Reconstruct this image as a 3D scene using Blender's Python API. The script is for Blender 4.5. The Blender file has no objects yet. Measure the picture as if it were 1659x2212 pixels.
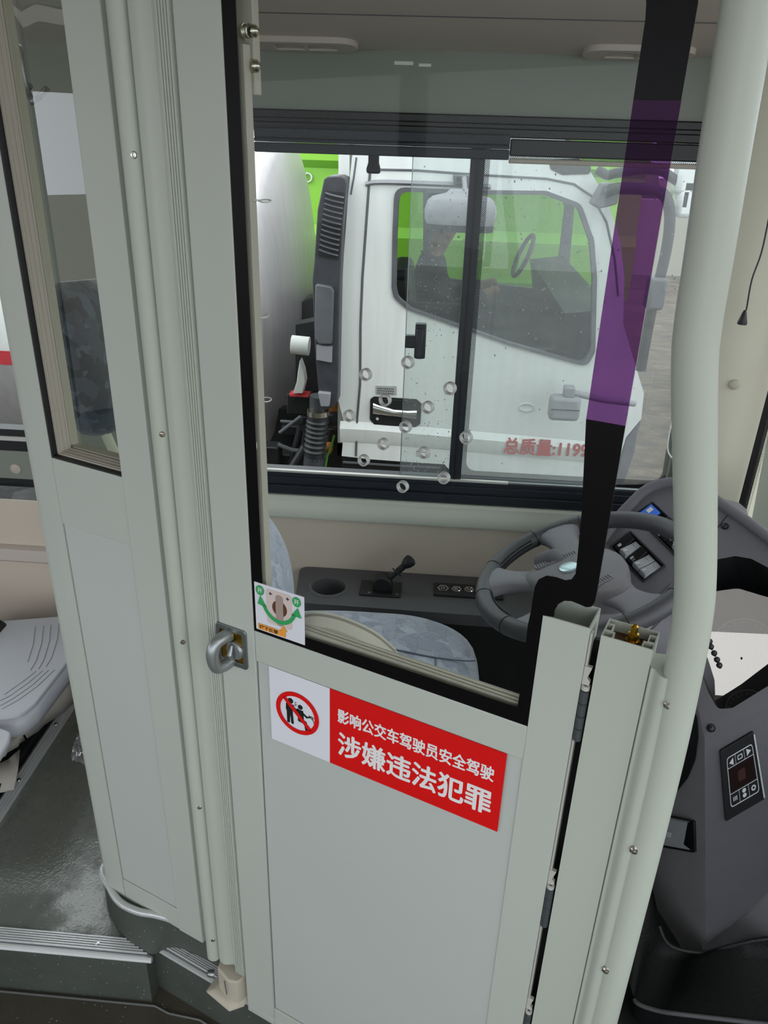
# Driver's cab of a city bus: cab door, partition, hinge post, dashboard, seat, window, and the trucks parked outside.
# Units are metres. x runs to the front of the bus, y to the driver's side, z up; z = 0 is the raised passenger floor.
import bpy, bmesh, math, random
from math import sin, cos, pi, radians
from mathutils import Vector, Matrix
from mathutils.geometry import delaunay_2d_cdt

sc = bpy.context.scene
COL = sc.collection

# ------------------------------------------------------------------ camera, sky, exposure
cam_data = bpy.data.cameras.new('camera')
cam_data.sensor_fit = 'VERTICAL'
cam_data.sensor_height = 36.0
cam_data.sensor_width = 27.0
cam_data.lens = 27.58
cam_data.clip_start = 0.02
cam = bpy.data.objects.new('camera', cam_data)
COL.objects.link(cam)
_r = [[0.9967598, 0.0752633, 0.0283776], [0.0583057, -0.4330314, -0.8994911], [-0.0554103, 0.8982312, -0.4360166]]
cam.matrix_world = Matrix(((_r[0][0], -_r[1][0], -_r[2][0], 0.0),
                           (_r[0][1], -_r[1][1], -_r[2][1], 0.0),
                           (_r[0][2], -_r[1][2], -_r[2][2], 1.6),
                           (0, 0, 0, 1)))
sc.camera = cam

world = bpy.data.worlds.new('overcast_sky')
sc.world = world
world.use_nodes = True
wn = world.node_tree
wn.nodes.clear()
w_out = wn.nodes.new('ShaderNodeOutputWorld')
w_bg = wn.nodes.new('ShaderNodeBackground')
w_tc = wn.nodes.new('ShaderNodeTexCoord')
w_sep = wn.nodes.new('ShaderNodeSeparateXYZ')
w_ramp = wn.nodes.new('ShaderNodeValToRGB')
w_ramp.color_ramp.elements[0].position = 0.0
w_ramp.color_ramp.elements[0].color = (0.88, 0.93, 1.0, 1)
w_ramp.color_ramp.elements[1].position = 1.0
w_ramp.color_ramp.elements[1].color = (0.93, 0.97, 1.0, 1)
wn.links.new(w_tc.outputs['Generated'], w_sep.inputs[0])
wn.links.new(w_sep.outputs['Z'], w_ramp.inputs[0])
wn.links.new(w_ramp.outputs[0], w_bg.inputs[0])
w_bg.inputs[1].default_value = 2.0
wn.links.new(w_bg.outputs[0], w_out.inputs[0])

def fill_panel_light(name, loc, sx, sy, power):
    d = bpy.data.lights.new(name, 'AREA')
    d.shape = 'RECTANGLE'; d.size = sx; d.size_y = sy; d.energy = power
    d.color = (1.0, 0.99, 0.96)
    o = bpy.data.objects.new(name, d); COL.objects.link(o); o.location = loc
    return o
# fill lights added to brighten the interior, above and behind the photographer
fill_panel_light('saloon_fill_light', (-0.4, -0.1, 2.08), 2.6, 0.3, 1.5)
fill_panel_light('entrance_fill_light', (0.6, -0.5, 2.08), 0.6, 0.5, 2)

sc.view_settings.view_transform = 'Standard'
sc.view_settings.look = 'None'
sc.view_settings.gamma = 1.0
sc.view_settings.use_curve_mapping = False
sc.view_settings.exposure = 0.42
sc.cycles.max_bounces = 12
sc.cycles.transparent_max_bounces = 24
sc.cycles.use_denoising = True

# ------------------------------------------------------------------ helpers
TH = radians(23.4)
UX, UY = cos(TH), -sin(TH)          # along the cab door, towards the front of the bus
NX, NY = sin(TH), cos(TH)           # away from the aisle, into the cab
def W(a, b, c): return Vector((a, b, c))
def DR(u, n, z): return Vector((UX*u + NX*n, UY*u + NY*n, z))
PN, PE1, PE2, P0 = Vector((-0.4323, -0.4625, 0.7741)), Vector((0.4809, -0.8444, -0.2359)), Vector((0.7628, 0.2703, 0.5874)), Vector((0.48, 1.68, 0.77))
def DP(a, d, c): return P0 + PE1*a + PE2*c + PN*d      # dashboard face: a along the switch row, c up it, d proud of it

def lin(h):
    v = [int(h[i:i+2], 16)/255 for i in (0, 2, 4)]
    return tuple(x/12.92 if x <= .04045 else ((x+.055)/1.055)**2.4 for x in v)

MATS = {}
def pmat(name, col, rough=.5, metal=0., var=.0, vscale=8., bump=0., bscale=60., coat=0., spec=.5, stretch=None, emis=0., trans=0.):
    m = bpy.data.materials.new(name); m.use_nodes = True
    nt = m.node_tree; b = nt.nodes['Principled BSDF']
    c = lin(col) if isinstance(col, str) else col
    b.inputs['Base Color'].default_value = (*c, 1)
    b.inputs['Roughness'].default_value = rough
    b.inputs['Metallic'].default_value = metal
    b.inputs['Coat Weight'].default_value = coat
    b.inputs['Specular IOR Level'].default_value = spec
    b.inputs['Transmission Weight'].default_value = trans
    if emis:
        b.inputs['Emission Color'].default_value = (*c, 1); b.inputs['Emission Strength'].default_value = emis
    if var or bump:
        tc = nt.nodes.new('ShaderNodeTexCoord'); mp = nt.nodes.new('ShaderNodeMapping')
        nt.links.new(tc.outputs['Object'], mp.inputs[0])
        if stretch: mp.inputs['Scale'].default_value = stretch
    if var:
        n = nt.nodes.new('ShaderNodeTexNoise'); n.inputs['Scale'].default_value = vscale; n.inputs['Detail'].default_value = 6
        nt.links.new(mp.outputs[0], n.inputs['Vector'])
        r = nt.nodes.new('ShaderNodeMapRange'); r.inputs[1].default_value = .3; r.inputs[2].default_value = .7
        r.inputs[3].default_value = 1-var; r.inputs[4].default_value = 1+var
        nt.links.new(n.outputs[0], r.inputs[0])
        mx = nt.nodes.new('ShaderNodeMix'); mx.data_type = 'RGBA'; mx.blend_type = 'MULTIPLY'; mx.inputs[0].default_value = 1
        mx.inputs[6].default_value = (*c, 1); nt.links.new(r.outputs[0], mx.inputs[7])
        nt.links.new(mx.outputs[2], b.inputs['Base Color'])
    if bump:
        n = nt.nodes.new('ShaderNodeTexNoise'); n.inputs['Scale'].default_value = bscale; n.inputs['Detail'].default_value = 4
        nt.links.new(mp.outputs[0], n.inputs['Vector'])
        bp = nt.nodes.new('ShaderNodeBump'); bp.inputs['Strength'].default_value = bump; bp.inputs['Distance'].default_value = .01
        nt.links.new(n.outputs[0], bp.inputs['Height']); nt.links.new(bp.outputs[0], b.inputs['Normal'])
    MATS[name] = m
    return m

def glass_mat(name, tint, refl=1.0, haze=0., haze_col=(.8, .82, .83), rough=0.0, ior=1.45):
    """thin clear pane: straight-through transmission, Fresnel mirror reflection, optional diffuse film of dirt"""
    m = bpy.data.materials.new(name); m.use_nodes = True
    nt = m.node_tree; nt.nodes.clear()
    out = nt.nodes.new('ShaderNodeOutputMaterial')
    tr = nt.nodes.new('ShaderNodeBsdfTransparent'); tr.inputs[0].default_value = (*tint, 1)
    gl = nt.nodes.new('ShaderNodeBsdfGlossy'); gl.inputs['Roughness'].default_value = rough; gl.inputs[0].default_value = (1, 1, 1, 1)
    fr = nt.nodes.new('ShaderNodeFresnel'); fr.inputs[0].default_value = ior
    mu = nt.nodes.new('ShaderNodeMath'); mu.operation = 'MULTIPLY'; mu.inputs[1].default_value = refl
    ge = nt.nodes.new('ShaderNodeNewGeometry'); iv = nt.nodes.new('ShaderNodeMath'); iv.operation = 'SUBTRACT'; iv.inputs[0].default_value = 1
    nt.links.new(ge.outputs['Backfacing'], iv.inputs[1])          # the leaving surface of the pane adds no second mirror image
    m0 = nt.nodes.new('ShaderNodeMath'); m0.operation = 'MULTIPLY'
    nt.links.new(fr.outputs[0], m0.inputs[0]); nt.links.new(iv.outputs[0], m0.inputs[1]); nt.links.new(m0.outputs[0], mu.inputs[0])
    base = tr.outputs[0]
    if haze:
        df = nt.nodes.new('ShaderNodeBsdfDiffuse'); df.inputs[0].default_value = (*haze_col, 1)
        tl = nt.nodes.new('ShaderNodeBsdfTranslucent'); tl.inputs[0].default_value = (*haze_col, 1)
        m2 = nt.nodes.new('ShaderNodeMixShader'); m2.inputs[0].default_value = .75
        nt.links.new(df.outputs[0], m2.inputs[1]); nt.links.new(tl.outputs[0], m2.inputs[2])
        tc = nt.nodes.new('ShaderNodeTexCoord'); mp = nt.nodes.new('ShaderNodeMapping'); mp.inputs['Scale'].default_value = (2.5, 2.5, 9)
        n = nt.nodes.new('ShaderNodeTexNoise'); n.inputs['Scale'].default_value = 5; n.inputs['Detail'].default_value = 8
        nt.links.new(tc.outputs['Object'], mp.inputs[0]); nt.links.new(mp.outputs[0], n.inputs['Vector'])
        rg = nt.nodes.new('ShaderNodeMapRange'); rg.inputs[1].default_value = .25; rg.inputs[2].default_value = .75
        rg.inputs[3].default_value = haze*.85; rg.inputs[4].default_value = haze*1.15
        nt.links.new(n.outputs[0], rg.inputs[0])
        mh = nt.nodes.new('ShaderNodeMixShader'); nt.links.new(rg.outputs[0], mh.inputs[0])
        nt.links.new(tr.outputs[0], mh.inputs[1]); nt.links.new(m2.outputs[0], mh.inputs[2])
        base = mh.outputs[0]
    mix = nt.nodes.new('ShaderNodeMixShader')
    nt.links.new(mu.outputs[0], mix.inputs[0]); nt.links.new(base, mix.inputs[1]); nt.links.new(gl.outputs[0], mix.inputs[2])
    nt.links.new(mix.outputs[0], out.inputs[0])
    MATS[name] = m
    return m

def rpoly(p, r, seg=5):
    """polygon with rounded corners; r is one radius or one per corner"""
    out = []; k = len(p)
    for i in range(k):
        a, b, c = Vector(p[i-1]), Vector(p[i]), Vector(p[(i+1) % k])
        ri = r[i] if isinstance(r, (list, tuple)) else r
        if ri <= 0: out.append(tuple(b)); continue
        d1, d2 = (a-b), (c-b)
        l1, l2 = d1.length, d2.length
        d1.normalize(); d2.normalize()
        ang = d1.angle(d2)
        t = min(ri/max(math.tan(ang/2), 1e-4), l1*.49, l2*.49)
        s, e = b+d1*t, b+d2*t
        for j in range(seg+1):
            f = j/seg
            q = s*(1-f)**2 + b*2*f*(1-f) + e*f*f
            out.append(tuple(q))
    return out
def rrect(a0, a1, c0, c1, r, seg=5): return rpoly([(a0, c0), (a1, c0), (a1, c1), (a0, c1)], r, seg)
def ellipse(a, c, ra, rc, seg=24): return [(a+ra*cos(2*pi*i/seg), c+rc*sin(2*pi*i/seg)) for i in range(seg)]
def curve(p, sub=6, closed=False):
    """Catmull-Rom through points"""
    p = [Vector(q) for q in p]; k = len(p); out = []
    for i in range(k if closed else k-1):
        a = p[(i-1) % k] if closed else p[max(i-1, 0)]
        b, c = p[i], p[(i+1) % k]
        d = p[(i+2) % k] if closed else p[min(i+2, k-1)]
        for j in range(sub):
            t = j/sub
            out.append(.5*((2*b)+(c-a)*t+(2*a-5*b+4*c-d)*t*t+(3*b-a-3*c+d)*t**3))
    if not closed: out.append(p[-1])
    return out

def inside(p, poly):
    c = False; j = len(poly)-1
    for i in range(len(poly)):
        a, b = poly[i], poly[j]
        if (a[1] > p[1]) != (b[1] > p[1]) and p[0] < (b[0]-a[0])*(p[1]-a[1])/(b[1]-a[1])+a[0]: c = not c
        j = i
    return c
def fill(loops):
    """triangles of a polygon with holes"""
    v = []; e = []
    for l in loops:
        k = len(v); v += [Vector((p[0], p[1])) for p in l]; e += [(k+i, k+(i+1) % len(l)) for i in range(len(l))]
    r = delaunay_2d_cdt(v, e, [], 0, 1e-7)
    back = [o[0] if o else 0 for o in r[3]]
    out = []
    for f in r[2]:
        c = sum((r[0][i] for i in f), Vector((0, 0)))/len(f)
        if inside(c, loops[0]) and not any(inside(c, h) for h in loops[1:]): out.append([back[i] for i in f])
    return out

class M:
    def __init__(s, f=W): s.f = f; s.v = []; s.q = []
    def pt(s, a, b, c): s.v.append(s.f(a, b, c)); return len(s.v)-1
    def face(s, *i): s.q.append(tuple(i))
    def box(s, a0, a1, b0, b1, c0, c1):
        k = len(s.v)
        for a, b, c in ((a0,b0,c0),(a1,b0,c0),(a1,b1,c0),(a0,b1,c0),(a0,b0,c1),(a1,b0,c1),(a1,b1,c1),(a0,b1,c1)): s.pt(a, b, c)
        for q in ((0,1,2,3),(7,6,5,4),(0,4,5,1),(1,5,6,2),(2,6,7,3),(3,7,4,0)): s.face(*[k+i for i in q])
        return s
    def plate(s, poly, d0, d1, holes=(), axis='b'):
        """polygon in the plane across `axis`, extruded along it from d0 to d1"""
        def put(p, d):
            if axis == 'b': return s.pt(p[0], d, p[1])
            if axis == 'c': return s.pt(p[0], p[1], d)
            return s.pt(d, p[0], p[1])
        loops = [list(poly)] + [list(h) for h in holes]
        fl = [p for l in loops for p in l]
        if holes: tris = fill(loops)
        else: tris = None
        k = len(s.v)
        for p in fl: put(p, d0)
        n = len(fl)
        for p in fl: put(p, d1)
        if tris:
            for t in tris:
                s.face(*[k+i for i in t]); s.face(*[k+n+i for i in reversed(t)])
        else:
            s.face(*[k+i for i in range(n)]); s.face(*[k+n+i for i in reversed(range(n))])
        o = 0
        for l in loops:
            m = len(l)
            for i in range(m):
                a, b = k+o+i, k+o+(i+1) % m
                s.face(a, a+n, b+n, b)
            o += m
        return s
    def sheet(s, rows, closed=False):
        """grid of (a,b,c) rows"""
        k = len(s.v); w = len(rows[0])
        for r in rows:
            for p in r: s.pt(*p)
        for i in range(len(rows)-1):
            for j in range(w if closed else w-1):
                a = k+i*w+j; b = k+i*w+(j+1) % w
                s.face(a, b, b+w, a+w)
        return s
    def loft(s, rows, cap=True):
        k = len(s.v); w = len(rows[0]); s.sheet(rows, True)
        if cap:
            s.face(*[k+j for j in reversed(range(w))]); e = k+(len(rows)-1)*w
            s.face(*[e+j for j in range(w)])
        return s
    def tube(s, p, r, seg=10, closed=False, cap=True):
        p = [s.f(*q) for q in p]; n = len(p); k = len(s.v)
        up = None
        for i in range(n):
            a = p[(i-1) % n] if (closed or i > 0) else p[i]
            b = p[(i+1) % n] if (closed or i < n-1) else p[i]
            t = (b-a).normalized()
            if up is None:
                up = Vector((0, 0, 1)) if abs(t.z) < .9 else Vector((1, 0, 0))
            up = (up - t*up.dot(t)).normalized(); sd = t.cross(up)
            ri = r[i] if isinstance(r, (list, tuple)) else r
            for j in range(seg):
                an = 2*pi*j/seg
                s.v.append(p[i]+(up*cos(an)+sd*sin(an))*ri)
        for i in range(n if closed else n-1):
            for j in range(seg):
                a = k+i*seg+j; b = k+i*seg+(j+1) % seg
                c = k+((i+1) % n)*seg+(j+1) % seg; d = k+((i+1) % n)*seg+j
                s.face(a, b, c, d)
        if cap and not closed:
            s.face(*[k+j for j in reversed(range(seg))]); e = k+(n-1)*seg; s.face(*[e+j for j in range(seg)])
        return s
    def lathe(s, prof, o, ax, seg=20, cap=True):
        """prof: (radius, height) from o along ax, both in this frame"""
        o2 = s.f(*o); t = (s.f(*[o[i]+ax[i] for i in range(3)])-o2).normalized()
        up = Vector((0, 0, 1)) if abs(t.z) < .9 else Vector((1, 0, 0))
        e1 = (up-t*up.dot(t)).normalized(); e2 = t.cross(e1); k = len(s.v)
        for r, h in prof:
            for j in range(seg):
                an = 2*pi*j/seg
                s.v.append(o2+t*h+(e1*cos(an)+e2*sin(an))*r)
        for i in range(len(prof)-1):
            for j in range(seg):
                a = k+i*seg+j; b = k+i*seg+(j+1) % seg
                s.face(a, b, b+seg, a+seg)
        if cap:
            s.face(*[k+j for j in reversed(range(seg))]); e = k+(len(prof)-1)*seg; s.face(*[e+j for j in range(seg)])
        return s
    def ball(s, o, ra, rb, rc, nu=16, nv=10):
        k = len(s.v)
        for i in range(nv+1):
            ph = -pi/2+pi*i/nv
            for j in range(nu):
                t = 2*pi*j/nu
                s.pt(o[0]+ra*cos(ph)*cos(t), o[1]+rb*cos(ph)*sin(t), o[2]+rc*sin(ph))
        for i in range(nv):
            for j in range(nu):
                a = k+i*nu+j; b = k+i*nu+(j+1) % nu; s.face(a, b, b+nu, a+nu)
        return s
    def build(s, name, mat, parent=None, bevel=0., smooth=38, base=None, sub=0, segs=2):
        if parent is not None: o0 = root_base(parent)
        elif base is not None: o0 = Vector(base)
        else:
            xs = [p.x for p in s.v]; ys = [p.y for p in s.v]; zs = [p.z for p in s.v]
            o0 = Vector(((min(xs)+max(xs))/2, (min(ys)+max(ys))/2, min(zs)))
        bm = bmesh.new()
        vs = [bm.verts.new(p-o0) for p in s.v]
        for q in s.q:
            try: bm.faces.new([vs[i] for i in q])
            except ValueError: pass
        bmesh.ops.remove_doubles(bm, verts=bm.verts, dist=1e-6)
        bmesh.ops.recalc_face_normals(bm, faces=bm.faces)
        me = bpy.data.meshes.new(name); bm.to_mesh(me); bm.free()
        me.materials.append(mat if not isinstance(mat, str) else MATS[mat])
        if smooth:
            for p in me.polygons: p.use_smooth = True
            me.set_sharp_from_angle(angle=radians(smooth))
        o = bpy.data.objects.new(name, me); COL.objects.link(o)
        if parent is not None: o.parent = parent
        else: o.location = o0
        if bevel:
            b = o.modifiers.new('bevel', 'BEVEL'); b.width = bevel; b.segments = segs; b.limit_method = 'ANGLE'; b.angle_limit = radians(40)
        if sub:
            b = o.modifiers.new('subdivision', 'SUBSURF'); b.levels = sub; b.render_levels = sub
        return o

def root_base(o):
    p = Vector((0, 0, 0))
    while o is not None: p = p+o.location; o = o.parent
    return p
def tag(o, label, cat, group=None, kind=None):
    o['label'] = label; o['category'] = cat
    if group: o['group'] = group
    if kind: o['kind'] = kind
    return o
def thing(name, label, cat, base, group=None):
    o = bpy.data.objects.new(name, None); COL.objects.link(o); o.location = base; o.empty_display_size = .1
    return tag(o, label, cat, group)
def struct(o, label=None):
    o['kind'] = 'structure'
    if label: o['label'] = label
    return o
def part(o, label): o['label'] = label; return o
def clone_tree(o, delta, parent=None):
    c = o.copy(); COL.objects.link(c); c.parent = parent
    if parent is None: c.location = o.location+Vector(delta)
    for ch in o.children: clone_tree(ch, (0, 0, 0), c)
    return c

def text(name, body, f, box, d, mat, parent, bold=0., fat=0., sx=1.):
    """flat lettering fitted in the rectangle box=(a0,a1,c0,c1) of frame f at depth d; only one side may be None"""
    cu = bpy.data.curves.new('lettering', 'FONT'); cu.body = body; cu.size = 1; cu.offset = bold; cu.resolution_u = 3
    to = bpy.data.objects.new('lettering', cu); COL.objects.link(to)
    bpy.context.view_layer.update()
    me = bpy.data.meshes.new_from_object(to.evaluated_get(bpy.context.evaluated_depsgraph_get()))
    bpy.data.objects.remove(to); bpy.data.curves.remove(cu)
    if not me.vertices: return None
    xs = [v.co.x for v in me.vertices]; ys = [v.co.y for v in me.vertices]
    x0, x1, y0, y1 = min(xs), max(xs), min(ys), max(ys)
    a0, a1, c0, c1 = box
    ka = (a1-a0)/(x1-x0) if a1 is not None else None
    kc = (c1-c0)/(y1-y0) if c1 is not None else None
    if ka is None: ka = kc*sx
    if kc is None: kc = ka
    m = M(f)
    shifts = [(0, 0)] + ([(fat*cos(pi*i/4), fat*sin(pi*i/4)) for i in range(8)] if fat else [])
    for j, (sa, sc_) in enumerate(shifts):     # heavier weight: the outline repeated round a small circle
        k = len(m.v)
        for v in me.vertices: m.pt(a0+(v.co.x-x0)*ka+sa, d-j*2e-6, c0+(v.co.y-y0)*kc+sc_)
        for p in me.polygons: m.face(*[k+i for i in p.vertices])
    bpy.data.meshes.remove(me)
    return m.build(name, mat, parent, smooth=0)


# ------------------------------------------------------------------ materials
pmat('panel_paint', 'b2b8af', .42, var=.012, vscale=3, coat=.0)
pmat('panel_paint_plain', 'b2b8af', .45)
pmat('panel_inset', 'b3b9b3', .38, var=.012, vscale=3)
pmat('post_paint', 'b0b7ab', .38)
pmat('cream_plastic', 'b3ac9c', .5, var=.015, vscale=4)
pmat('cream_panel', 'cabeae', .55, var=.02, vscale=4)
pmat('ceiling_panel', 'c4bab0', .5, var=.01, vscale=3)
pmat('sill_paint', 'cfd1c5', .45)
pmat('wall_green', '7f8479', .5, var=.015, vscale=3)
pmat('pillar_cream', 'cbc9b5', .5, var=.015, vscale=3)
pmat('bead_cream', 'aaa497', .5)
pmat('black_rubber', '0b0c0d', .55)
pmat('black_plastic', '1a1c1e', .45, bump=.1, bscale=400)
pmat('frame_black', '0c0d0f', .45)
pmat('frame_navy', '1b2029', .42)
pmat('blind_fabric', '2e3138', .6, bump=.15, bscale=500)
pmat('silver_paint', '8d9290', .32, .85)
pmat('latch_silver', '9a9f9e', .35, .7)
pmat('steel', 'b8b4a8', .22, 1.)
pmat('chrome', 'dcdcdc', .08, 1.)
pmat('nosing_groove_shade', '7c8082', .5, .3)  # darker copy of the aluminium, paints the shade between the ribs
pmat('nosing_highlight', 'e2e4e4', .35, .3)  # paler copy of the aluminium, paints the highlight on ribs and front lip
pmat('brass', 'b08a2c', .28, 1.)
pmat('alloy', 'c9cccc', .38, .45, bump=.1, bscale=200)
pmat('hinge_grey', '5c6265', .4, .6)
pmat('alloy_raw', 'c3c2bb', .5, .3)
pmat('dash_grey', '67666b', .62, bump=.35, bscale=700, var=.05, vscale=6)
pmat('dash_mid', '545358', .62, bump=.35, bscale=700, var=.05, vscale=6)
pmat('dash_light', '7c7a7c', .62, bump=.35, bscale=700, var=.05, vscale=6)
pmat('dash_dark', '5a5a5d', .5, bump=.3, bscale=700)
pmat('dash_black', '121515', .45, bump=.25, bscale=500)
pmat('border_print', '0a090b', .35, spec=.15)
pmat('floor_box_black', '0c0e0e', .55, bump=.2, bscale=300, spec=.25)
pmat('wheel_leather', '434347', .48, bump=.15, bscale=600)
pmat('wheel_pad', '777579', .5, bump=.25, bscale=700)
pmat('wheel_spoke', '7b7980', .5, bump=.2, bscale=700)
pmat('seat_plastic', 'b9bcc2', .35, var=.02)
pmat('seat_seam', '5c6270', .9)
pmat('card', 'b5b0a6', .8, var=.04, vscale=6)
pmat('white_vinyl', 'd9dbe2', .4)
pmat('red_vinyl', 'd40404', .4)
pmat('ink_black', '0c0c0c', .5)
pmat('ink_white', 'e2e0de', .45)
pmat('print_green', '33a05a', .4)
pmat('print_orange', 'e69a3c', .4)
pmat('print_pink', 'cfc0ba', .4)
pmat('print_taupe', 'a08f86', .4)
pmat('print_brown', '5d3a28', .4)
pmat('white_ring', 'd2d4cf', .4)
pmat('ring_grey', 'a7aaa6', .4)
pmat('smoke_screen', '190a08', .15)
pmat('blue_screen', '3f6fd0', .3, emis=.12)
pmat('red_digits', '2c0f0a', .4, emis=.04)
pmat('icon_grey', 'b9bcc0', .5)
pmat('plate_grey', 'a8aaa8', .5)
pmat('switch_face', '9b9ea1', .4)
pmat('switch_dark', '17181a', .3)
# outside
pmat('truck_white', 'e6e8e6', .25, var=.045, vscale=3, coat=.3, stretch=(9, 9, .7))
pmat('truck_dirty', 'd2d2cb', .4, var=.1, vscale=3, stretch=(6, 6, .5))
pmat('truck_grey', '5a5b60', .5, var=.15, vscale=12)
pmat('truck_dark', '16181a', .5, var=.3, vscale=12)
pmat('truck_grille', '3a3b41', .45, var=.25, vscale=20)
pmat('mirror_grey', '8f8e93', .5)
pmat('chassis_black', '131619', .5, var=.4, vscale=15, bump=.3, bscale=30)
pmat('hose_black', '26272a', .4)
pmat('post_core_shade', '4a3216', .5)
pmat('rust_orange', 'a8692c', .5, var=.3, vscale=20)
pmat('tank_steel', 'b9b4b6', .34, .35, var=.06, vscale=3, stretch=(8, 8, .3), bump=.04, bscale=40)
pmat('lime_green', '86c430', .35, var=.02, vscale=2)
pmat('lime_dark', '6fb51a', .4)
pmat('red_tape', 'cf4048', .4)
pmat('barrier_red', 'd8524a', .35)
pmat('barrier_white', 'd5d0cc', .3)
pmat('asphalt', '6f6d6b', .8, var=.25, vscale=30, bump=.4, bscale=120)
pmat('concrete_patch', '9c9a97', .8, var=.15, vscale=12)
pmat('skin', '8f6a4e', .6)
pmat('dark_cloth', '1d2024', .9)
pmat('stencil_red', 'b8403c', .6)
pmat('wire_green', '5f9a3c', .5)
pmat('hedge_olive', '5f6644', .8, var=.4, vscale=8)
pmat('building_beige', '9f9a8c', .7)

glass_mat('pane_clear', (.955, .975, .965), .2)
glass_mat('pane_partition', (.86, .89, .86), 2.2)
glass_mat('pane_window', (.86, .89, .88), .8, haze=.05)
glass_mat('pane_dirty', (.84, .87, .86), .8, haze=.09)
glass_mat('pane_truck', (.72, .76, .76), .8)
glass_mat('pane_screen', (.9, .92, .91), 1.0)
glass_mat('cluster_lens', (.55, .58, .62), 6.0, haze=.12)
glass_mat('bubble_film', (.8, .8, .8), 3.0, haze=.35)

def frit_mat():
    """printed border of the pane: near black, lets a little violet light through"""
    m = bpy.data.materials.new('violet_black_print'); m.use_nodes = True
    nt = m.node_tree; nt.nodes.clear()
    out = nt.nodes.new('ShaderNodeOutputMaterial')
    tr = nt.nodes.new('ShaderNodeBsdfTransparent'); tr.inputs[0].default_value = (.56, .33, .60, 1)
    df = nt.nodes.new('ShaderNodeBsdfPrincipled'); df.inputs['Base Color'].default_value = (.006, .006, .007, 1); df.inputs['Roughness'].default_value = .25
    mx = nt.nodes.new('ShaderNodeMixShader'); mx.inputs[0].default_value = .08
    nt.links.new(tr.outputs[0], mx.inputs[1]); nt.links.new(df.outputs[0], mx.inputs[2]); nt.links.new(mx.outputs[0], out.inputs[0])
    MATS['violet_black_print'] = m
frit_mat()

def dot_mat():
    """fine black dot screen printed along the edge of a pane"""
    m = bpy.data.materials.new('dot_print'); m.use_nodes = True
    nt = m.node_tree; nt.nodes.clear()
    out = nt.nodes.new('ShaderNodeOutputMaterial')
    tr = nt.nodes.new('ShaderNodeBsdfTransparent')
    df = nt.nodes.new('ShaderNodeBsdfDiffuse'); df.inputs[0].default_value = (.01, .01, .012, 1)
    tc = nt.nodes.new('ShaderNodeTexCoord'); mp = nt.nodes.new('ShaderNodeMapping'); mp.inputs['Rotation'].default_value = (0, radians(45), 0)
    ck = nt.nodes.new('ShaderNodeTexVoronoi'); ck.inputs['Scale'].default_value = 330; ck.inputs['Randomness'].default_value = 0
    lt = nt.nodes.new('ShaderNodeMath'); lt.operation = 'LESS_THAN'; lt.inputs[1].default_value = .42
    nt.links.new(tc.outputs['Object'], mp.inputs[0]); nt.links.new(mp.outputs[0], ck.inputs['Vector']); nt.links.new(ck.outputs['Distance'], lt.inputs[0])
    mx = nt.nodes.new('ShaderNodeMixShader'); nt.links.new(lt.outputs[0], mx.inputs[0])
    nt.links.new(tr.outputs[0], mx.inputs[1]); nt.links.new(df.outputs[0], mx.inputs[2]); nt.links.new(mx.outputs[0], out.inputs[0])
    MATS['dot_print'] = m
dot_mat()

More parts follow.
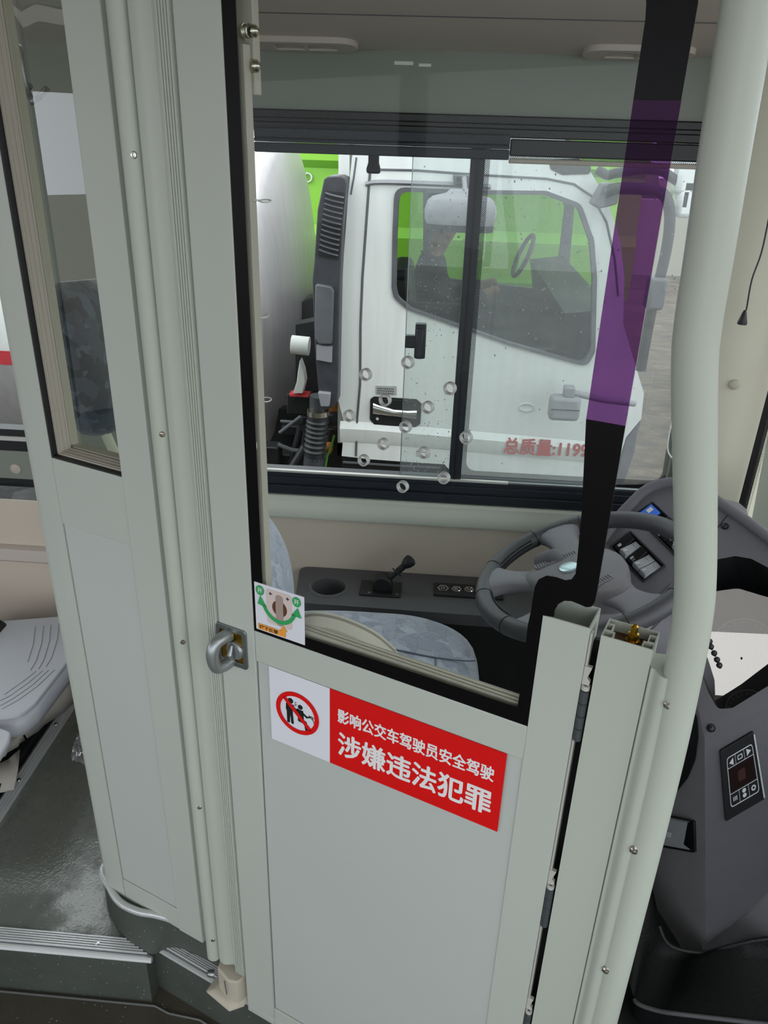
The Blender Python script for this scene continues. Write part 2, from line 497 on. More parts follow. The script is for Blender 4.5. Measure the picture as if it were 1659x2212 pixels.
def fabric_mat(name, base, light, dark, scale):
    """woven upholstery with scattered triangles, pale ones and shadowy ones"""
    m = bpy.data.materials.new(name); m.use_nodes = True
    nt = m.node_tree; b = nt.nodes['Principled BSDF']; b.inputs['Roughness'].default_value = .95
    b.inputs['Sheen Weight'].default_value = .3
    tc = nt.nodes.new('ShaderNodeTexCoord')
    v = nt.nodes.new('ShaderNodeTexVoronoi'); v.distance = 'MANHATTAN'; v.inputs['Scale'].default_value = scale
    nt.links.new(tc.outputs['Object'], v.inputs['Vector'])
    sep = nt.nodes.new('ShaderNodeSeparateColor'); nt.links.new(v.outputs['Color'], sep.inputs[0])
    r = nt.nodes.new('ShaderNodeValToRGB'); r.color_ramp.interpolation = 'CONSTANT'
    el = r.color_ramp.elements
    el[0].position = 0; el[0].color = (*lin(dark), 1)
    el[1].position = .3; el[1].color = (*lin(base), 1)
    e = el.new(.75); e.color = (*lin(light), 1)
    nt.links.new(sep.outputs[0], r.inputs[0])
    e2 = nt.nodes.new('ShaderNodeTexVoronoi'); e2.feature = 'DISTANCE_TO_EDGE'; e2.inputs['Scale'].default_value = scale*.7
    nt.links.new(tc.outputs['Object'], e2.inputs['Vector'])
    er = nt.nodes.new('ShaderNodeMapRange'); er.inputs[2].default_value = .07; er.inputs[3].default_value = .87; er.inputs[4].default_value = 1
    nt.links.new(e2.outputs['Distance'], er.inputs[0])
    n = nt.nodes.new('ShaderNodeTexNoise'); n.inputs['Scale'].default_value = 350; n.inputs['Detail'].default_value = 3
    nt.links.new(tc.outputs['Object'], n.inputs['Vector'])
    nr = nt.nodes.new('ShaderNodeMapRange'); nr.inputs[1].default_value = .3; nr.inputs[2].default_value = .7; nr.inputs[3].default_value = .8; nr.inputs[4].default_value = 1.2
    nt.links.new(n.outputs[0], nr.inputs[0])
    m1 = nt.nodes.new('ShaderNodeMix'); m1.data_type = 'RGBA'; m1.blend_type = 'MULTIPLY'; m1.inputs[0].default_value = 1
    m2 = nt.nodes.new('ShaderNodeMix'); m2.data_type = 'RGBA'; m2.blend_type = 'MULTIPLY'; m2.inputs[0].default_value = 1
    nt.links.new(r.outputs[0], m1.inputs[6]); nt.links.new(er.outputs[0], m1.inputs[7])
    nt.links.new(m1.outputs[2], m2.inputs[6]); nt.links.new(nr.outputs[0], m2.inputs[7])
    nt.links.new(m2.outputs[2], b.inputs['Base Color'])
    bp = nt.nodes.new('ShaderNodeBump'); bp.inputs['Strength'].default_value = .25; bp.inputs['Distance'].default_value = .004
    nt.links.new(n.outputs[0], bp.inputs['Height']); nt.links.new(bp.outputs[0], b.inputs['Normal'])
    MATS[name] = m
fabric_mat('seat_cloth', '9fa5b2', 'adb3bf', '9299a6', 26)
fabric_mat('pad_cloth', '414c58', '56626f', '2c353f', 42)

def floor_mat(name, base, wet):
    """dark speckled vinyl; patches of it wet"""
    m = bpy.data.materials.new(name); m.use_nodes = True
    nt = m.node_tree; b = nt.nodes['Principled BSDF']
    tc = nt.nodes.new('ShaderNodeTexCoord')
    v = nt.nodes.new('ShaderNodeTexVoronoi'); v.inputs['Scale'].default_value = 70
    nt.links.new(tc.outputs['Object'], v.inputs['Vector'])
    lt = nt.nodes.new('ShaderNodeMath'); lt.operation = 'LESS_THAN'; lt.inputs[1].default_value = .085
    nt.links.new(v.outputs['Distance'], lt.inputs[0])
    n = nt.nodes.new('ShaderNodeTexNoise'); n.inputs['Scale'].default_value = 5; n.inputs['Detail'].default_value = 7; n.inputs['Roughness'].default_value = .65
    nt.links.new(tc.outputs['Object'], n.inputs['Vector'])
    r = nt.nodes.new('ShaderNodeValToRGB'); c = lin(base)
    r.color_ramp.elements[0].position = .35; r.color_ramp.elements[0].color = (c[0]*.8, c[1]*.8, c[2]*.75, 1)
    r.color_ramp.elements[1].position = .7; r.color_ramp.elements[1].color = (c[0]*1.3, c[1]*1.25, c[2]*1.2, 1)
    nt.links.new(n.outputs[0], r.inputs[0])
    mx = nt.nodes.new('ShaderNodeMix'); mx.data_type = 'RGBA'
    nt.links.new(lt.outputs[0], mx.inputs[0]); nt.links.new(r.outputs[0], mx.inputs[6]); mx.inputs[7].default_value = (.42, .46, .45, 1)
    nt.links.new(mx.outputs[2], b.inputs['Base Color'])
    rr = nt.nodes.new('ShaderNodeMapRange'); rr.inputs[1].default_value = .36; rr.inputs[2].default_value = .56
    rr.inputs[3].default_value = .6; rr.inputs[4].default_value = .6-.46*wet
    nt.links.new(n.outputs[0], rr.inputs[0]); nt.links.new(rr.outputs[0], b.inputs['Roughness'])
    n2 = nt.nodes.new('ShaderNodeTexNoise'); n2.inputs['Scale'].default_value = 160; n2.inputs['Detail'].default_value = 2
    nt.links.new(tc.outputs['Object'], n2.inputs['Vector'])
    bp = nt.nodes.new('ShaderNodeBump'); bp.inputs['Strength'].default_value = .22; bp.inputs['Distance'].default_value = .003
    nt.links.new(n2.outputs[0], bp.inputs['Height']); nt.links.new(bp.outputs[0], b.inputs['Normal'])
    b.inputs['Specular IOR Level'].default_value = .5+.5*wet
    MATS[name] = m
floor_mat('vinyl_floor', '626660', 1.0)
floor_mat('vinyl_riser', '474d49', .1)
floor_mat('vinyl_lower', '3d3a31', .5)

def ground_mat():
    """wet brown churned yard"""
    m = bpy.data.materials.new('wet_yard'); m.use_nodes = True
    nt = m.node_tree; b = nt.nodes['Principled BSDF']
    tc = nt.nodes.new('ShaderNodeTexCoord'); mp = nt.nodes.new('ShaderNodeMapping'); mp.inputs['Scale'].default_value = (1, 2.2, 1)
    nt.links.new(tc.outputs['Object'], mp.inputs[0])
    n = nt.nodes.new('ShaderNodeTexNoise'); n.inputs['Scale'].default_value = 3.2; n.inputs['Detail'].default_value = 10; n.inputs['Roughness'].default_value = .7
    n.inputs['Distortion'].default_value = .6
    nt.links.new(mp.outputs[0], n.inputs['Vector'])
    r = nt.nodes.new('ShaderNodeValToRGB')
    r.color_ramp.elements[0].position = .36; r.color_ramp.elements[0].color = (*lin('463d35'), 1)
    r.color_ramp.elements[1].position = .66; r.color_ramp.elements[1].color = (*lin('85786a'), 1)
    nt.links.new(n.outputs[0], r.inputs[0]); nt.links.new(r.outputs[0], b.inputs['Base Color'])
    rr = nt.nodes.new('ShaderNodeMapRange'); rr.inputs[1].default_value = .35; rr.inputs[2].default_value = .55; rr.inputs[3].default_value = .45; rr.inputs[4].default_value = .9
    b.inputs['Specular IOR Level'].default_value = .3
    nt.links.new(n.outputs[0], rr.inputs[0]); nt.links.new(rr.outputs[0], b.inputs['Roughness'])
    bp = nt.nodes.new('ShaderNodeBump'); bp.inputs['Strength'].default_value = .7; bp.inputs['Distance'].default_value = .06
    nt.links.new(n.outputs[0], bp.inputs['Height']); nt.links.new(bp.outputs[0], b.inputs['Normal'])
    MATS['wet_yard'] = m
ground_mat()


# ================================================================== SETTING: floor, walls, ceiling, windows
YW = 2.0
# raised floor, step riser and lower floor
STEP = [(-4.5, 1.046), (-.553, 1.046)]
def edge(u, n): p = DR(u, n, 0); return (p.x, p.y)
pA, pB = edge(-.93, .782), edge(.6, .782)
m = M(); m.plate([(-4.5, 1.052), (pA[0]-.004, 1.052), pA, pB, (1.35, pB[1]), (1.35, 2.1), (-4.5, 2.1)], -.004, 0, axis='c')
struct(m.build('floor', 'vinyl_floor', smooth=0))
m = M(); m.plate([(-4.5, 1.0535), (pA[0]-.002, 1.0535), (pA[0]+.002, pA[1]+.002), (pB[0], pB[1]+.004), (pB[0], pB[1]+.03), (-.50, 1.12), (-4.5, 1.12)], -.16, -.004, axis='c')
struct(m.build('trim_1', 'vinyl_riser', smooth=0))
m = M(); m.plate([(-4.5, -1.3), (1.35, -1.3), (1.35, 1.2), (-4.5, 1.2)], -.2, -.15, axis='c'); struct(m.build('floor.001', 'vinyl_lower', smooth=0))
m = M()
q0 = [(-0.5212, 1.0538, -0.15), (-0.4173, 1.0112, -0.15), (-0.2835, 0.9556, -0.15)]
q1 = [(-4.5, 1.05, -.15), (-.56, 1.046, -.15)]
m.tube([(-4.5, 1.043, -.147), (-.535, 1.043, -.147), (-.50, 1.03, -.147), tuple(DR(-.80, .768, -.147)), tuple(DR(.3, .768, -.147))], .003, 6); struct(m.build('trim_2', 'silver_paint'))
# aluminium nosing along the raised floor: ribs proud of a plate
nose = thing('step_nosing', 'ribbed aluminium nosing along the raised floor edge by the seats', 'trim', (-.9, 1.07, 0))
xr = -.53
m = M(); m.plate([(-4.5, 1.049), (xr, 1.049), (xr, 1.056), (-.602, 1.091), (-4.5, 1.096)], 0, .0025, axis='c'); m.build('nosing_plate', 'nosing_groove_shade', nose)
m = M(); m.tube([(-4.5, 1.0505, -.0015), (xr, 1.0505, -.0015)], .0065, 8); m.build('nosing_lip', 'nosing_highlight', nose)
for k in range(6):
    y = 1.0595+k*.0055; m = M(); m.box(-4.5, xr-.006-(y-1.056)*2.0, y, y+.0026, .0022, .006); m.build('nosing_rib', 'nosing_highlight', nose)
for xq in (-.655, -1.05):
    m = M(); m.lathe([(.0055, 0), (.005, .0012), (.002, .0016)], (xq, 1.071, .004), (0, 0, 1), 12); m.build('nosing_rivet', 'chrome', nose)
nose2 = thing('door_nosing', 'ribbed aluminium nosing running under the cab door and post', 'trim', DR(-.8, .79, 0))
m = M(DR); m.plate([(-.928, .779), (.55, .779), (.55, .8065), (-.872, .8065)], 0, .0025, axis='c'); m.build('nosing_plate', 'nosing_groove_shade', nose2)
m = M(DR); m.tube([(-.928, .780, -.002), (.55, .780, -.002)], .0055, 8); m.build('nosing_lip', 'alloy', nose2)
for k in range(5):
    n = .7868+k*.0042; m = M(DR); m.box(-.918+(n-.782)*1.9, .55, n, n+.0021, .0022, .006); m.build('nosing_rib', 'nosing_highlight', nose2)
m = M(DR); m.lathe([(.0055, 0), (.005, .0012), (.002, .0016)], (-.842, .796, .004), (0, 0, 1), 12); m.build('nosing_rivet', 'dash_dark', nose2)
# coved base under the partition, capped by a satin strip
top = [tuple(p) for p in curve([(-.60, 1.30, .115)] + [(-0.6707, 1.1814, 0.115), (-0.6338, 1.1231, 0.115), (-0.5978, 1.0904, 0.115), (-0.5541, 1.0748, 0.115), (-0.5111, 1.0703, 0.115)] + [tuple(DR(-.84, .788, .115)), tuple(DR(-.66, .80, .115))], 5)]
bot = [tuple(p) for p in curve([(-.62, 1.30, .001)] + [(-0.6752, 1.1854, 0.001), (-0.6436, 1.1273, 0.001), (-0.6039, 1.092, 0.001), (-0.5666, 1.0718, 0.001), (-0.5324, 1.0612, 0.001)] + [tuple(DR(-.862, .802, .001)), tuple(DR(-.66, .808, .001))], 5)]
rows = []
for k in range(9):
    t = k/8; b = (1-t)**2.2
    rows.append([(a[0]*(1-b)+c[0]*b, a[1]*(1-b)+c[1]*b, .001+.114*t) for a, c in zip(top, bot)])
m = M(); m.sheet(rows); m.sheet([[(a[0], a[1], .115) for a in top], [tuple(DR(-.95+.01*i/len(top)*20, .86, .115)) for i in range(len(top))]])
base_o = struct(m.build('baseboard_partition', 'vinyl_riser', smooth=60))
m = M(); m.tube([(a[0], a[1], .1165) for a in top[4:31]], .008, 10); m.build('satin_cap', 'alloy', base_o)

# ---- driver-side wall, with the openings of its windows
WX0, WX1 = (-0.4656, 2, 1.5515)[0]-.012, .64      # driver's window, clear opening
LX0, LX1 = -2.6, -1.02                        # saloon window
m = M()
Wp = [(-4.5, -.4), (1.0, -.4), (1.0, 1.765), (-4.5, 1.765)]
m.plate(Wp, YW, YW+.05, [[(WX0, .672), (WX1, .672), (WX1, 1.637), (WX0, 1.637)], [(LX0, .757), (LX1, .757), (LX1, 1.637), (LX0, 1.637)], [(LX0, .452), (LX1, .452), (LX1, .668), (LX0, .668)]])
wl = struct(m.build('wall_left', 'wall_green', smooth=0))
m = M(); m.box(-4.4, .9, YW-.006, YW+.001, -.05, .60); struct(m.build('wall_left.001', 'cream_panel', bevel=.002))
m = M(); m.plate([(YW, .60), (YW-.026, .606), (YW-.030, .614), (YW-.030, .642), (YW-.024, .652), (YW-.024, .668), (YW-.018, .6735), (YW+.01, .6735)], -.95, .75, axis='a')
struct(m.build('trim_3', 'sill_paint', bevel=.002))
m = M(); m.plate([(YW, .395), (YW-.02, .40), (YW-.03, .408), (YW-.03, .446), (YW-.012, .4525), (YW+.02, .4525)], -4.4, -1.0, axis='a'); struct(m.build('trim_4', 'ceiling_panel', bevel=.002))
m = M(); m.box(-4.4, -1.0, YW-.004, YW, .668, .757); struct(m.build('trim_5', 'wall_green', bevel=.002))
m = M(); m.lathe([(.016, 0), (.015, .003), (.009, .006), (.002, .007)], (-1.185, YW-.004, .70), (0, -1, 0), 20); struct(m.build('trim_6', 'cream_plastic'))
# ceiling duct and ceiling
duct = [(YW, 1.763), (YW-.01, 1.766), (1.90, 1.772), (1.70, 1.794), (1.695, 1.795), (1.40, 1.80), (1.24, 1.83), (1.17, 1.92), (1.15, 2.10), (-1.3, 2.12), (-1.3, 2.16), (.8, 2.16), (2.05, 2.10), (2.05, 1.765)]
m = M(); m.plate(duct, -4.5, 1.35, axis='a'); struct(m.build('ceiling', 'ceiling_panel', smooth=30))
m = M(); m.tube([(-4.5, 1.7, 1.7938), (1.35, 1.7, 1.7938)], .0014, 6); struct(m.build('trim_7', 'truck_grey'))
# other sides of the saloon: rear wall, door side with its openings, front panel
m = M(); m.plate([(-1.3, -.6), (2.05, -.6), (2.05, 2.12), (-1.3, 2.12)], -4.55, -4.5, [[(-1.0, .7), (1.7, .7), (1.7, 1.75), (-1.0, 1.75)]], axis='a'); struct(m.build('wall_rear', 'ceiling_panel', smooth=0))
m = M(); m.plate([(-4.5, -.4), (1.35, -.4), (1.35, 2.12), (-4.5, 2.12)], -1.35, -1.3, [[(-4.2, .55), (-2.65, .55), (-2.65, 1.85), (-4.2, 1.85)], [(-2.5, .55), (-.95, .55), (-.95, 1.85), (-2.5, 1.85)], [(-.75, -.18), (1.0, -.18), (1.0, 2.06), (-.75, 2.06)]]); struct(m.build('wall_right', 'ceiling_panel', smooth=0))

# ---- driver's window
win = bpy.data.objects.new('window_1', None); COL.objects.link(win); win.location = (.1, YW, .672); struct(win, 'black framed sliding side window beside the driver')
F0, F1 = .672, .743
m = M(); m.box(WX0, WX1+.02, YW-.012, YW+.04, .680, .741); m.box(WX0, WX1+.02, YW-.020, YW-.011, .678, .704); m.box(WX0, WX1+.02, YW-.016, YW-.011, .708, .728)
m.build('lower_frame', 'frame_navy', win, bevel=.0015)
m = M(); m.box(WX0, .215, YW-.016, YW-.004, .7415, .7475); m.build('slide_rail', 'alloy_raw', win, bevel=.0006)
m = M(); m.box(.215, WX1, YW-.013, YW-.002, .7415, .746); m.build('slide_rail', 'silver_paint', win, bevel=.0006)
m = M(); m.box(WX0-.01, WX1+.02, YW-.016, YW+.04, 1.595, 1.640); m.box(WX0-.01, WX1+.02, YW-.020, YW+.0, 1.612, 1.624); m.build('upper_frame', 'frame_black', win, bevel=.003)
m = M(); m.plate(rpoly([(.052, .745), (.085, .745), (.085, 1.60), (.052, 1.60)], .001), YW-.010, YW+.03); m.build('divider_bar', 'frame_navy', win, bevel=.002)
m = M(); m.box(.0665, .0705, YW-.0125, YW-.009, .745, 1.60); m.build('divider_rib', 'frame_black', win)
xe = ((-0.0808, 2, 0.7404)[0]+(-0.084, 2, 1.5433)[0])/2
m = M(); m.box(xe, .075, YW+.012, YW+.017, .742, 1.60); part(m.build('sliding_pane', 'pane_window', win, smooth=0), 'sliding pane pushed half open, beaded with rain')
m = M(); m.box(xe-.0012, xe+.0008, YW+.0115, YW+.0175, .742, 1.60); m.build('pane_edge', 'silver_paint', win)
m = M(); m.box(.08, WX1, YW+.022, YW+.027, .742, 1.60); part(m.build('fixed_pane', 'pane_dirty', win, smooth=0), 'fixed front pane, wet and grimy')
# printed dots round the fixed pane
d_out = rpoly([(.083, .744), (.655, .744), (.655, 1.60), (.083, 1.60)], .0005)
d_in = rpoly([(.098, .762), (.632, .762), (.600, 1.60), (.098, 1.60)], [.03, .03, .001, .001])
m = M(); m.plate(d_out, YW+.0205, YW+.0212, [d_in]); m.build('dot_border', 'dot_print', win, smooth=0)
corner = [(0.5695, 0.7484), (0.6235, 0.7586), (0.6458, 0.7845), (0.6506, 0.8186), (0.6429, 0.98), (0.639, 1.1487), (0.6408, 1.3058), (0.7658, 0.6953), (0.4804, 0.6769), (0.4707, 0.7422)]
m = M(); m.plate(corner, YW+.018, YW+.03); m.build('corner_frame', 'frame_black', win, smooth=0)
# latch of the sliding pane
lq = (-0.0501, 2, 1.1225)
m = M(); m.box(lq[0]-.033, lq[0]-.004, YW-.008, YW+.012, lq[2]-.020, lq[2]+.012); m.box(lq[0]-.008, lq[0]+.020, YW-.016, YW+.010, lq[2]-.044, lq[2]+.044); m.box(lq[0]-.004, lq[0]+.014, YW-.028, YW-.014, lq[2]-.042, lq[2]+.032)
m.build('pane_latch', 'frame_navy', win, bevel=.003)
# maker's stamp, too small to read, near the foot of the sliding pane
gs_ = (-0.0287, 2, 0.8055); random.seed(8)
m = M()
for r_, (x_, w_) in enumerate(((-.012, .034), (-.012, .014), (-.012, .004))):
    x = gs_[0]+x_
    while x < gs_[0]+x_+w_: m.box(x, x+.0022, YW+.0112, YW+.0117, gs_[2]+.006-.006*r_, gs_[2]+.0085-.006*r_); x += .0032
m.plate(ellipse(gs_[0]+.004, gs_[2]+.014, .003, .003, 14), YW+.0112, YW+.0117, [ellipse(gs_[0]+.004, gs_[2]+.014, .0022, .0022, 14)]); m.plate(ellipse(gs_[0]+.016, gs_[2]+.0, .0034, .0034, 14), YW+.0112, YW+.0117, [ellipse(gs_[0]+.016, gs_[2]+.0, .0026, .0026, 14)])
o = m.build('glass_stamp', 'truck_grey', win, smooth=0); o['kind'] = 'stuff'
# raindrops on the outer faces of the panes
random.seed(4)
m = M()
for k in range(620):
    if k < 330:
        x = random.uniform(xe+.005, .05); z = random.uniform(.75, 1.53); r = random.choice((.0007, .0010, .0010, .0016)); y = YW+.0172
        if random.random() < .25: z = random.uniform(.75, .81)
    else:
        x = random.uniform(.10, .63); z = random.uniform(.78, 1.53) if random.random() < .5 else random.uniform(1.2, 1.53); r = random.choice((.0007, .0010, .0013, .0022)); y = YW+.0272
    m.ball((x, y, z), r, r*.5, r*random.uniform(.9, 1.6), 6, 4)
dr = m.build('raindrops', pmat('drop', 'a9afb1', .12), win, smooth=60); dr['kind'] = 'stuff'
# saloon side window frames at the far left
win2 = bpy.data.objects.new('window_2', None); COL.objects.link(win2); win2.location = (-1.6, YW, .757); struct(win2, 'saloon window with black frame behind the partition')
m = M(); m.box(LX0, LX1, YW-.01, YW+.04, .757, .790); m.box(LX0, LX1, YW-.005, YW+.04, .800, .820); m.build('lower_frame', 'frame_black', win2, bevel=.002)
m = M(); m.box(LX0, LX1, YW-.012, YW+.02, .789, .801); m.build('slide_rail', 'alloy_raw', win2)
m = M(); m.box(LX0, LX1, YW+.015, YW+.02, .80, 1.637); m.build('window_pane', 'pane_clear', win2, smooth=0)
win3 = bpy.data.objects.new('window_3', None); COL.objects.link(win3); win3.location = (-1.6, YW, .452); struct(win3, 'low saloon window above the seat')
m = M(); m.box(LX0, LX1, YW-.004, YW+.04, .452, .470); m.build('lower_frame', 'frame_black', win3)
m = M(); m.box(LX0, LX1, YW+.0, YW+.03, .466, .488); m.build('slide_rail', 'truck_grey', win3)
m = M(); m.box(LX0, LX1, YW+.015, YW+.02, .47, .668); m.build('window_pane', 'pane_clear', win3, smooth=0)

# ---- corner pillar and windscreen
pil = [(.66, YW+.03), (.63, YW-.03), (.66, YW-.07), (.72, YW-.10), (.80, YW-.10), (.845, YW-.04), (.86, YW+.05), (.80, YW+.1)]
lo = [(x, y) for x, y in pil]
m = M(); m.loft([[(x+.03, y, .60) for x, y in lo], [(x, y, 1.1) for x, y in lo], [(x-.045, y-.02, 1.80) for x, y in lo], [(x-.06, y-.05, 2.0) for x, y in lo]])
pil_o = struct(m.build('wall_corner_pillar', 'pillar_cream', smooth=60))
bq = (0.7207, 1.9, 1.0741)
m = M(); m.lathe([(.0125, 0), (.012, .003), (.008, .006), (.002, .0072)], (bq[0], 1.899, bq[2]), (-.25, -1, 0), 20); m.build('screw_cap', 'cream_plastic', pil_o)
wsf = bpy.data.objects.new('window_4', None); COL.objects.link(wsf); wsf.location = (1.0, .5, .55); struct(wsf, 'front windscreen with dotted black edge')
e0, e1 = (0.802, 1.88, 0.768), (0.8043, 1.88, 1.0278)
sl = (e1[0]-e0[0])/(e1[2]-e0[2])
def WS(s, y, z): return (e0[0]+sl*(z-e0[2])+(1.88-y)*.10, y, z)
m = M(); m.sheet([[WS(0, y, z) for y in (1.88, 1.2, .6, 0, -.6, -1.2)] for z in (.2, 1.0, 1.9)]); m.build('windscreen', 'pane_screen', wsf)
m = M(); m.loft([[(WS(0, 1.885, z)[0]-.008, 1.885, z), (WS(0, 1.87, z)[0]-.002, 1.87, z), (WS(0, 1.87, z)[0]+.008, 1.87, z), (WS(0, 1.885, z)[0]+.006, 1.885, z)] for z in (.2, 1.0, 1.9)]); m.build('screen_seal', 'frame_black', wsf)
m = M(); m.sheet([[(WS(0, y, z)[0]-.004, y, z) for y in (1.868, 1.835)] for z in (.2, 1.0, 1.9)]); m.build('dot_border', 'dot_print', wsf)

# ---- blinds
bl = thing('roller_blind', 'dark grey roller blind rolled up over the sliding pane, with black pull grip', 'blind', (-.15, YW-.03, 1.55))
b0, b1 = (-0.4468, 1.98, 1.5767)[0], (0.1366, 1.98, 1.5746)[0]
m = M(); m.box(b0, b1, YW-.036, YW-.0205, 1.580, 1.602); m.box(b0, b1, YW-.040, YW-.0205, 1.572, 1.580); m.box(b0, b1, YW-.040, YW-.022, 1.550, 1.5715); m.build('blind_roll', 'blind_fabric', bl, bevel=.003)
gq = (-0.1708, 1.98, 1.5363)
m = M(); m.loft([[(gq[0]+dx*w, YW-.03+dy*w2, z) for dx, dy in ((-1, -1), (1, -1), (1, 1), (-1, 1))] for z, w, w2 in ((1.555, .0125, .006), (1.535, .0125, .006), (1.522, .0165, .008), (1.512, .0155, .008))]); m.build('pull_grip', 'frame_black', bl, bevel=.004)
bl2 = thing('front_sunblind', 'black sun blind roll with pale lower bar over the front pane', 'blind', (.38, YW-.02, 1.535))
m = M(); m.box(b1+.002, .62, YW-.019, YW-.004, 1.558, 1.594); m.build('blind_roll', 'frame_black', bl2, bevel=.003)
m = M(); m.box(b1+.002, .62, YW-.022, YW-.006, 1.543, 1.5535); part(m.build('lower_bar', 'bead_cream', bl2, bevel=.002), 'pale lower bar')
m = M(); m.box(b1+.002, .62, YW-.014, YW-.010, 1.5535, 1.558); m.build('mesh_edge', 'dot_print', bl2)

# ---- air outlets in the duct
def vent(x0, x1, yy, label):
    v = thing('air_outlet', label, 'vent', ((x0+x1)/2, yy, 1.77), 'oval air outlets under the ceiling duct')
    def V(a, b, c):   # a along x, c up the slope of the duct, b proud of it
        s = Vector((0, -.996, .085)); n = Vector((0, -.085, -.996))
        return Vector((0, 1.988, 1.7655))+Vector((a, 0, 0))+s*c+n*b
    L = x1-x0
    m = M(V); m.plate(rrect(x0, x1, .0, .105, .045), -.002, .012, [rrect(x0+L*.22, x0+L*.49, .022, .075, .005), rrect(x0+L*.53, x0+L*.8, .022, .075, .005)]); m.build('outlet_frame', 'ceiling_panel', v, bevel=.003)
    for k in (.22, .53):
        m = M(V); m.box(x0+L*k, x0+L*(k+.27), -.004, .0, .018, .079); m.build('outlet_cavity', 'truck_dark', v)
        for j in range(2):
            m = M(V); m.plate([(x0+L*k, .030+.026*j), (x0+L*(k+.135), .040+.022*j), (x0+L*(k+.27), .030+.026*j), (x0+L*(k+.27), .037+.026*j), (x0+L*(k+.135), .047+.022*j), (x0+L*k, .037+.026*j)], .0, .010); m.build('outlet_vane', 'bead_cream', v)
vent((-0.438, 1.95, 1.7634)[0], (-0.2075, 1.95, 1.7659)[0], 1.95, 'oval ceiling air outlet at the left, by the door nuts')
vent((0.2709, 1.95, 1.7679)[0], (0.4984, 1.95, 1.7628)[0], 1.95, 'oval ceiling air outlet at the right, behind the dark glass border')
# sticky-tape scraps left on the wall band
m = M()
for q in ((868, 136), (902, 140)):
    pass
q = (-0.1318, 1.999, 1.7408); m.box(q[0], q[0]+.042, YW-.0008, YW-.0002, q[2]-.006, q[2]+.001); q = (-0.0771, 1.999, 1.7384); m.box(q[0], q[0]+.027, YW-.0008, YW-.0002, q[2]-.006, q[2])
tag(m.build('tape_scraps', 'white_ring', smooth=0), 'two scraps of clear tape stuck on the wall above the window', 'tape')
m = M(); m.tube([tuple(p) for p in curve([(0.5923, 1.9, 1.0313), (0.5907, 1.9, 0.98), (0.5906, 1.9, 0.9312), (0.5935, 1.9, 0.9028), (0.6029, 1.9, 0.8833), (0.6173, 1.9, 0.8741), (0.6376, 1.9, 0.8702)], 5)], .0022, 8); tag(m.build('wire_loop', 'white_ring', None), 'thin white wire loop at the front corner of the side window', 'wire')
# pull cord by the pillar
m = M(); cq = [tuple(p) for p in curve([(0.6753, 1.8, 1.4614), (0.6763, 1.8, 1.3919), (0.6692, 1.8, 1.3342), (0.6718, 1.8, 1.275), (0.6704, 1.8, 1.2679)], 5)]
m.tube([(cq[0][0]+.01, 1.8, 1.9)]+cq, .0018, 6)
cord = tag(m.build('pull_cord', 'frame_black', None), 'thin black pull cord with a toggle hanging by the corner pillar', 'cord')
t = cq[-1]; m = M(); m.lathe([(.0025, 0), (.005, -.006), (.0105, -.028), (.010, -.031), (.003, -.031)], (t[0]-.001, t[1], t[2]+.002), (0, 0, 1), 14); m.build('toggle', 'frame_black', cord)


# ================================================================== CAB DOOR (angled door between the aisle and the driver)
ND = .775
door = thing('cab_door', 'pale grey-green driver cab door with tall glazed upper half and dark border', 'door', DR(-.4, ND+.015, -.02))
m = M(DR); m.box(-.6692, -.603, ND, ND+.032, -.02, 2.02); m.build('left_stile', 'panel_paint', door, bevel=.002)
m = M(DR); m.box(-.6025, -.1815, ND, ND+.032, .8765, .9315); m.build('middle_rail', 'panel_paint', door, bevel=.0015)
m = M(DR); m.box(-.6025, -.1815, ND, ND+.032, -.02, .036); m.build('bottom_rail', 'panel_paint', door, bevel=.0015)
m = M(DR); m.box(-.6045, -.19, ND+.006, ND+.026, .034, .89); m.build('panel_groove', 'black_rubber', door)
m = M(DR); m.box(-.6008, -.1812, ND+.0025, ND+.028, .0378, .8762); m.build('lower_panel', 'panel_inset', door, bevel=.001)
# right stile: a square tube, open at its upper end
m = M(DR); m.plate([(-.1815, ND), (-.126, ND), (-.126, ND+.05), (-.1815, ND+.05)], -.05, 1.098,
                   [[(-.1795, ND+.002), (-.128, ND+.002), (-.128, ND+.048), (-.1795, ND+.048)]], axis='c')
m.build('right_stile', 'panel_paint', door)
# ---- the pane
outline = [(-.6025, .932), (-.181, .932)] + [(-0.1799, 1.0981), (-0.169, 1.0998), (-0.1691, 1.1093), (-0.1659, 1.1185), (-0.1597, 1.1249), (-0.1514, 1.1269), (-0.1422, 1.1256), (-0.1346, 1.1243), (-0.1292, 1.1267), (-0.1264, 1.1331), (-0.1258, 1.1466)] + [(-.1258, 1.25), (-.1258, 1.70)]
arc = [(-.1258-.1+.1*cos(t), 1.70+.1*sin(t)) for t in [pi/2*i/8 for i in range(1, 9)]]
outline += arc + [(-.6025, 1.80)]
inner = [(-0.5123, 0.9504), (-0.4366, 0.9523), (-0.3375, 0.9539), (-0.2648, 0.9544), (-0.1979, 0.9549), (-0.1968, 0.9837), (-0.1974, 1.0324), (-0.1979, 1.0785), (-0.1964, 1.1004), (-0.1962, 1.1183), (-0.1956, 1.1323), (-0.1925, 1.1431), (-0.1841, 1.1506), (-0.1735, 1.1519), (-0.1626, 1.151), (-0.1556, 1.1543), (-0.152, 1.1626), (-0.1527, 1.183), (-0.1556, 1.2369)] + [(-.1655, 1.25), (-.1655, 1.69)]
inner += [(-.1655-.06+.06*cos(t), 1.69+.06*sin(t)) for t in [pi/2*i/8 for i in range(1, 9)]]
inner += [(-.577, 1.75), (-.5845, 1.74), (-.5845, .96), (-.5838, .952)]
